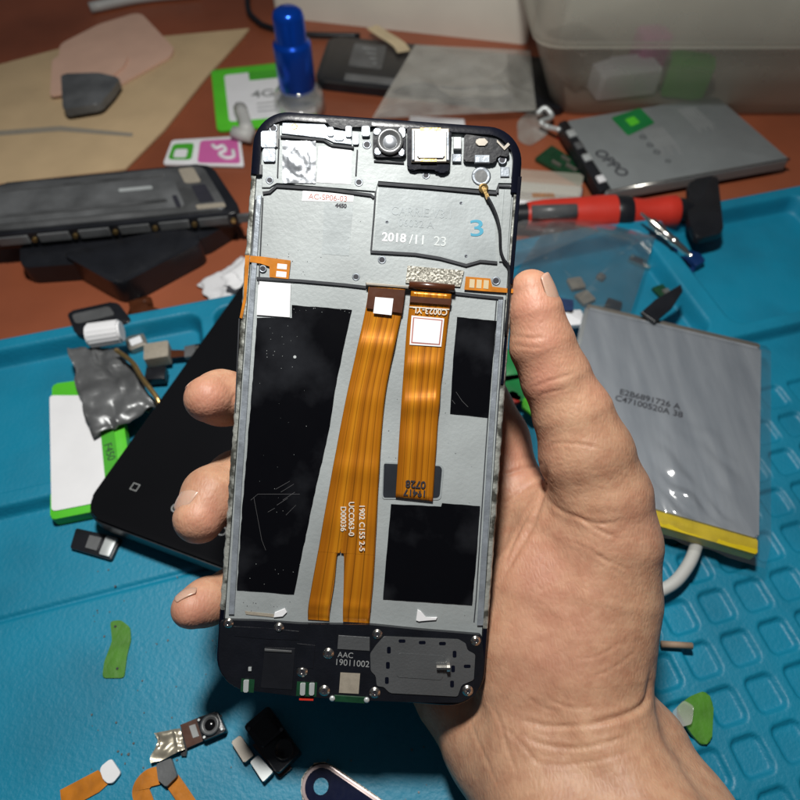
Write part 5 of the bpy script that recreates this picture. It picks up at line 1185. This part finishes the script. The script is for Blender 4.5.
# --- metal bit across the mat corner
bm = bmesh.new(); a_, b_ = at(641, 213, .021), at(691, 256, .0165); d_ = (b_ - a_)
tube(bm, [a_ + d_ * s for s in (0, .12, .16, .22, .22, .42, .46, .62, .64, .70, .72, .90, .92, 1)], [.0006, .0009, .0012, .0012, .0025, .0025, .0020, .0020, .0023, .0023, .0018, .0016, .0010, .0010], 18)
tag(smooth_angle(link('audio_plug', bm, M['chrome'])), 'slim gold and silver metal bit lying slanted before the red screwdriver', 'metal bit')
wslab('black_pouch', xy([(687, 184), (716, 178), (722, 236), (695, 243), (686, 222)], .014), .0125, .0165, M['black'], None, .004, .002); tag(bpy.data.objects['black_pouch'], 'black pouch at the right edge beyond the screwdriver end', 'pouch')
# loose blue bits in the right tray
for i, (x, y, s_, lb) in enumerate(((664, 254, .008, 'dark blue plastic piece in the right tray, nearest the divider'), (676, 272, .009, 'dark blue plastic piece in the middle of the right tray'), (693, 262, .006, 'dark blue plastic piece at the right side of the right tray'))):
    p_ = at(x, y, .004).xy; pts = [p_ + Vector((math.cos(k * 1.26 + i), math.sin(k * 1.26 + i))) * s_ * random.uniform(.7, 1.2) for k in range(5)]; tag(wslab('plastic_piece', pts, .0032, .0075, M['navy'], None, .001, .001), lb, 'plastic piece')
# --- tweezers tip / cutter
a_ = at(693, 284, .024); b_ = at(640, 332, .012)
t = thing('hobby_knife', 'dark pointed blade with grey ferrule sticking out behind the silver battery', 'knife', (b_.x, b_.y, .018))
bm = bmesh.new(); pts = [at(681, 284, .022).xy, at(683, 291, .022).xy, at(672, 308, .022).xy, at(655, 322, .022).xy, at(641, 312, .022).xy, at(655, 300, .022).xy]; prism(bm, pts, .0205, .0222, .0004); link('blade', bm, M['black'], t)
bm = bmesh.new(); tube(bm, [at(655, 316, .0165), at(646, 323, .0155), at(636, 334, .012)], [.0030, .0038, .0038], 14); link('ferrule', bm, M['nickel'], t, smooth=True)
# --- silver battery, right
zt = .0195
q = rect_from((587, 307), (548, 478), .078, zt)
t = thing('silver_battery', 'bare silver pouch battery in clear wrap with yellow tape right of the thumb', 'battery', (q[3].x, q[3].y, .0125))
wslab('pouch', q, .0135, zt, M['battery'], t, .0015, .0013)
bm = bmesh.new(); tube(bm, [(*(q[0] + Vector((.0002, -.001))), zt - .0012), (*(q[3] + Vector((.0002, .001))), zt - .0012)], .0015, 8); link('reflection_strip', bm, M['silverpaint'], t, smooth=True)  # pale strip paints the white reflection down the left side
yb = [q[3] + (q[3] - q[0]).normalized() * .006, q[2] + (q[3] - q[0]).normalized() * .006, q[2] - (q[3] - q[0]).normalized() * .0005, q[3] - (q[3] - q[0]).normalized() * .0005]
wslab('yellow_tape', yb, .0132, zt - .001, M['yellow'], t, .0008, .0008)
tb = [q[0] + (q[0] - q[3]).normalized() * .0035, q[1] + (q[0] - q[3]).normalized() * .0035, q[1], q[0]]
wslab('top_seal', tb, .0150, zt - .0012, M['nickel'], t, .0006, .0006)
qtext('stamped_code', 'E2B6891726 A', M['ink'], t, q, .43, .47, .0042, zt + .0001, rot=0, bold=.00005); qtext('stamped_code', 'C47100520A 38', M['ink'], t, q, .43, .51, .0042, zt + .0001, rot=0, bold=.00005)
# clear wrap over it, wrinkled at the lower right
bm = bmesh.new(); g = {}; n = 60
dv = (q[3] - q[0]).normalized(); du = (q[1] - q[0]).normalized()
w0, w1, w2, w3 = q[0] - dv * .006 - du * .001, q[1] - dv * .006 + du * .004, q[2] + dv * .009 + du * .004, q[3] + dv * .009 - du * .001
for i in range(n + 1):
    for j in range(n + 1):
        u, v = i / n, j / n; p_ = w0.lerp(w1, u).lerp(w3.lerp(w2, u), v)
        k_ = max(0, min(1, (v - .50) * 3)) * max(0.0, min(1, (u - .42) * 4)) * max(0.0, min(1, (.9 - u) * 4)) + .01
        s_ = (p_.x * math.cos(.64) + p_.y * math.sin(.64)); h_ = k_ * .0042 * (abs(math.sin(s_ * 430 + 3 * mnoise.noise(Vector((p_.x * 70, p_.y * 70, 1))))) ** 2 * (0.5 + mnoise.noise(Vector((p_.x * 90, p_.y * 90, 6)))))
        ed = min(v, 1 - v) * n
        z__ = zt + .0004 + max(0, h_) + .00012 * mnoise.noise(Vector((p_.x * 400, p_.y * 400, 0)))
        if ed < 4: z__ -= (4 - ed) * .0011
        g[i, j] = bm.verts.new((*p_, z__))
for i in range(n):
    for j in range(n): bm.faces.new((g[i, j], g[i + 1, j], g[i + 1, j + 1], g[i, j + 1]))
link('clear_wrap', bm, M['wrap'], t, smooth=True)
# --- white cable, stick, green scraps
bm = bmesh.new(); tube(bm, spline([at(640, 596, .011), at(655, 593, .011), at(675, 582, .012), at(690, 562, .012), at(698, 540, .011), at(706, 512, .009), at(730, 470, .008)], 8), .0023, 14); tag(link('white_cable', bm, M['cable'], smooth=True), 'thick off-white cable curving out from behind the wrist at right', 'cable')
bm = bmesh.new(); tube(bm, [at(661, 644, .0085), at(692, 646, .0085)], .0012, 8)
for v in bm.verts: v.co.z += .0003 * mnoise.noise(v.co * 900)
tag(link('wood_stick', bm, M['stick'], smooth=True), 'short pale brown stick lying on the screw wells', 'stick')
slab('screw_packet', [(676, 708), (690, 696), (706, 690), (714, 702), (712, 742), (702, 746), (690, 732)], .0066, .0078, M['tapegreen'], None, r=.002, bevel=.0006); tag(bpy.data.objects['screw_packet'], 'olive green packet on the screw wells at lower right beside the forearm', 'packet')
slab('clear_scrap', [(672, 712), (684, 700), (694, 706), (692, 724), (678, 728)], .0094, .0098, M['filmmilky'], None, r=.001); tag(bpy.data.objects['clear_scrap'], 'grey translucent plastic scrap on the olive green packet', 'plastic scrap')
for i, (x, y, m_, s_, lb) in enumerate(((516, 392, 'greens', .009, 'dark green scrap seen in the gap between thumb and palm, upper one'), (528, 412, 'green', .006, 'bright green scrap seen in the gap between thumb and palm'), (514, 404, 'red', .004, 'tiny orange red scrap in the gap between thumb and palm'), (505, 372, 'greens', .010, 'dark green scrap behind the phone edge beside the thumb base'))):
    p_ = at(x, y, .010).xy; pts = [p_ + Vector((math.cos(k * 1.26 + i), math.sin(k * 1.26 + i))) * s_ * random.uniform(.7, 1.2) for k in range(5)]
    tag(wslab('scrap', pts, .0125 if i != 1 else .0152, .0148 if i != 1 else .0166, M[m_], None, .001, .0008), lb, 'scrap')
# tiny specks of dirt and solder on the mat
bm = bmesh.new()
for i in range(130):
    x, y = random.uniform(90, 480), random.uniform(560, 800)
    p_ = at(x, y, .0063); s_ = random.uniform(.00012, .00045); prism(bm, [(p_.x + s_ * math.cos(k) * random.uniform(.5, 1.3), p_.y + s_ * math.sin(k)) for k in (0, 1.1, 2.2, 3.3, 4.5, 5.4)], .0062, .0062 + s_)
tag(link('mat_crumbs', bm, M['grey']), 'tiny dark crumbs scattered over the blue mat', 'crumbs', kind='stuff')

# more small repair parts in the left tray and among the clutter
def bit(name, px, py, z, sx, sy, h, rot, m, label, cat, extra=None, r=.0005):
    p = at(px, py, z).xy; a = R(rot); ex, ey = Vector((math.cos(a), math.sin(a))), Vector((-math.sin(a), math.cos(a)))
    t = thing(name, label, cat, (p.x, p.y, z)); rc = lambda x0, y0, x1, y1: [p + ex * x0 + ey * y0, p + ex * x1 + ey * y0, p + ex * x1 + ey * y1, p + ex * x0 + ey * y1]
    wslab('body', rc(-sx, -sy, sx, sy), z, z + h, M[m], t, r, .0003)
    for (nm, x0, y0, x1, y1, hh, mm2) in (extra or []): wslab(nm, rc(x0 * sx, y0 * sy, x1 * sx, y1 * sy), z + h, z + h + hh, M[mm2], t, .0002)
    return t
bit('charging_connector', 190, 392, .0028, .006, .004, .003, 20, 'grey', 'grey charging connector with gold pads in the tray beside the black phone edge', 'connector', [('gold_pad', -.7, -.6, -.3, .6, .0004, 'gold'), ('gold_pad', .1, -.6, .5, .6, .0004, 'gold')])
bit('flex_board', 172, 398, .0028, .009, .0022, .0012, 62, 'brown', 'narrow dark amber flex board lying steeply in the left tray', 'flex cable', [('tip_pad', .7, -.8, 1.0, .8, .0005, 'gold')])
bit('vibration_motor', 138, 345, .0030, .0045, .0045, .003, 30, 'nickel', 'small square nickel vibration motor beneath the white cap', 'motor', [('label', -.6, -.5, .6, .5, .0002, 'white')], r=.002)
bit('speaker_box', 204, 352, .0028, .008, .0032, .003, 14, 'black', 'slim black speaker box near the back wall of the left tray', 'speaker', [('mesh', -.6, -.5, .3, .5, .0003, 'nickel')])
bit('tan_shield', 146, 404, .0120, .0045, .0030, .001, -30, 'tan', 'bent tan shield plate on the crinkled grey film', 'shield plate')
bit('sim_tray', 640, 263, .0030, .006, .0028, .0015, -35, 'chrome', 'tiny chrome card tray near the divider of the blue mat', 'card tray', [('opening', -.7, -.6, .2, .6, .0001, 'ink')])
bit('charging_board', 668, 292, .0028, .007, .005, .0015, 25, 'pcb', 'small green board with silver chips in the right tray', 'circuit board', [('chip', -.6, -.5, -.1, .2, .001, 'nickel'), ('chip', .2, -.4, .7, .5, .0012, 'black')])
bit('home_button', 224, 328, .0122, .004, .0022, .001, 15, 'white', 'small white button strip on the mat rim below the tissue', 'button')
bit('brown_scrap', 566, 140, .0006, .006, .002, .0008, -30, 'red', 'thin red scrap on the wood behind the connector coil', 'scrap')
bit('grey_chip', 590, 345, .0125, .004, .003, .0015, 10, 'blackmatte', 'matt black chip between the thumb joint and the silver battery', 'chip')
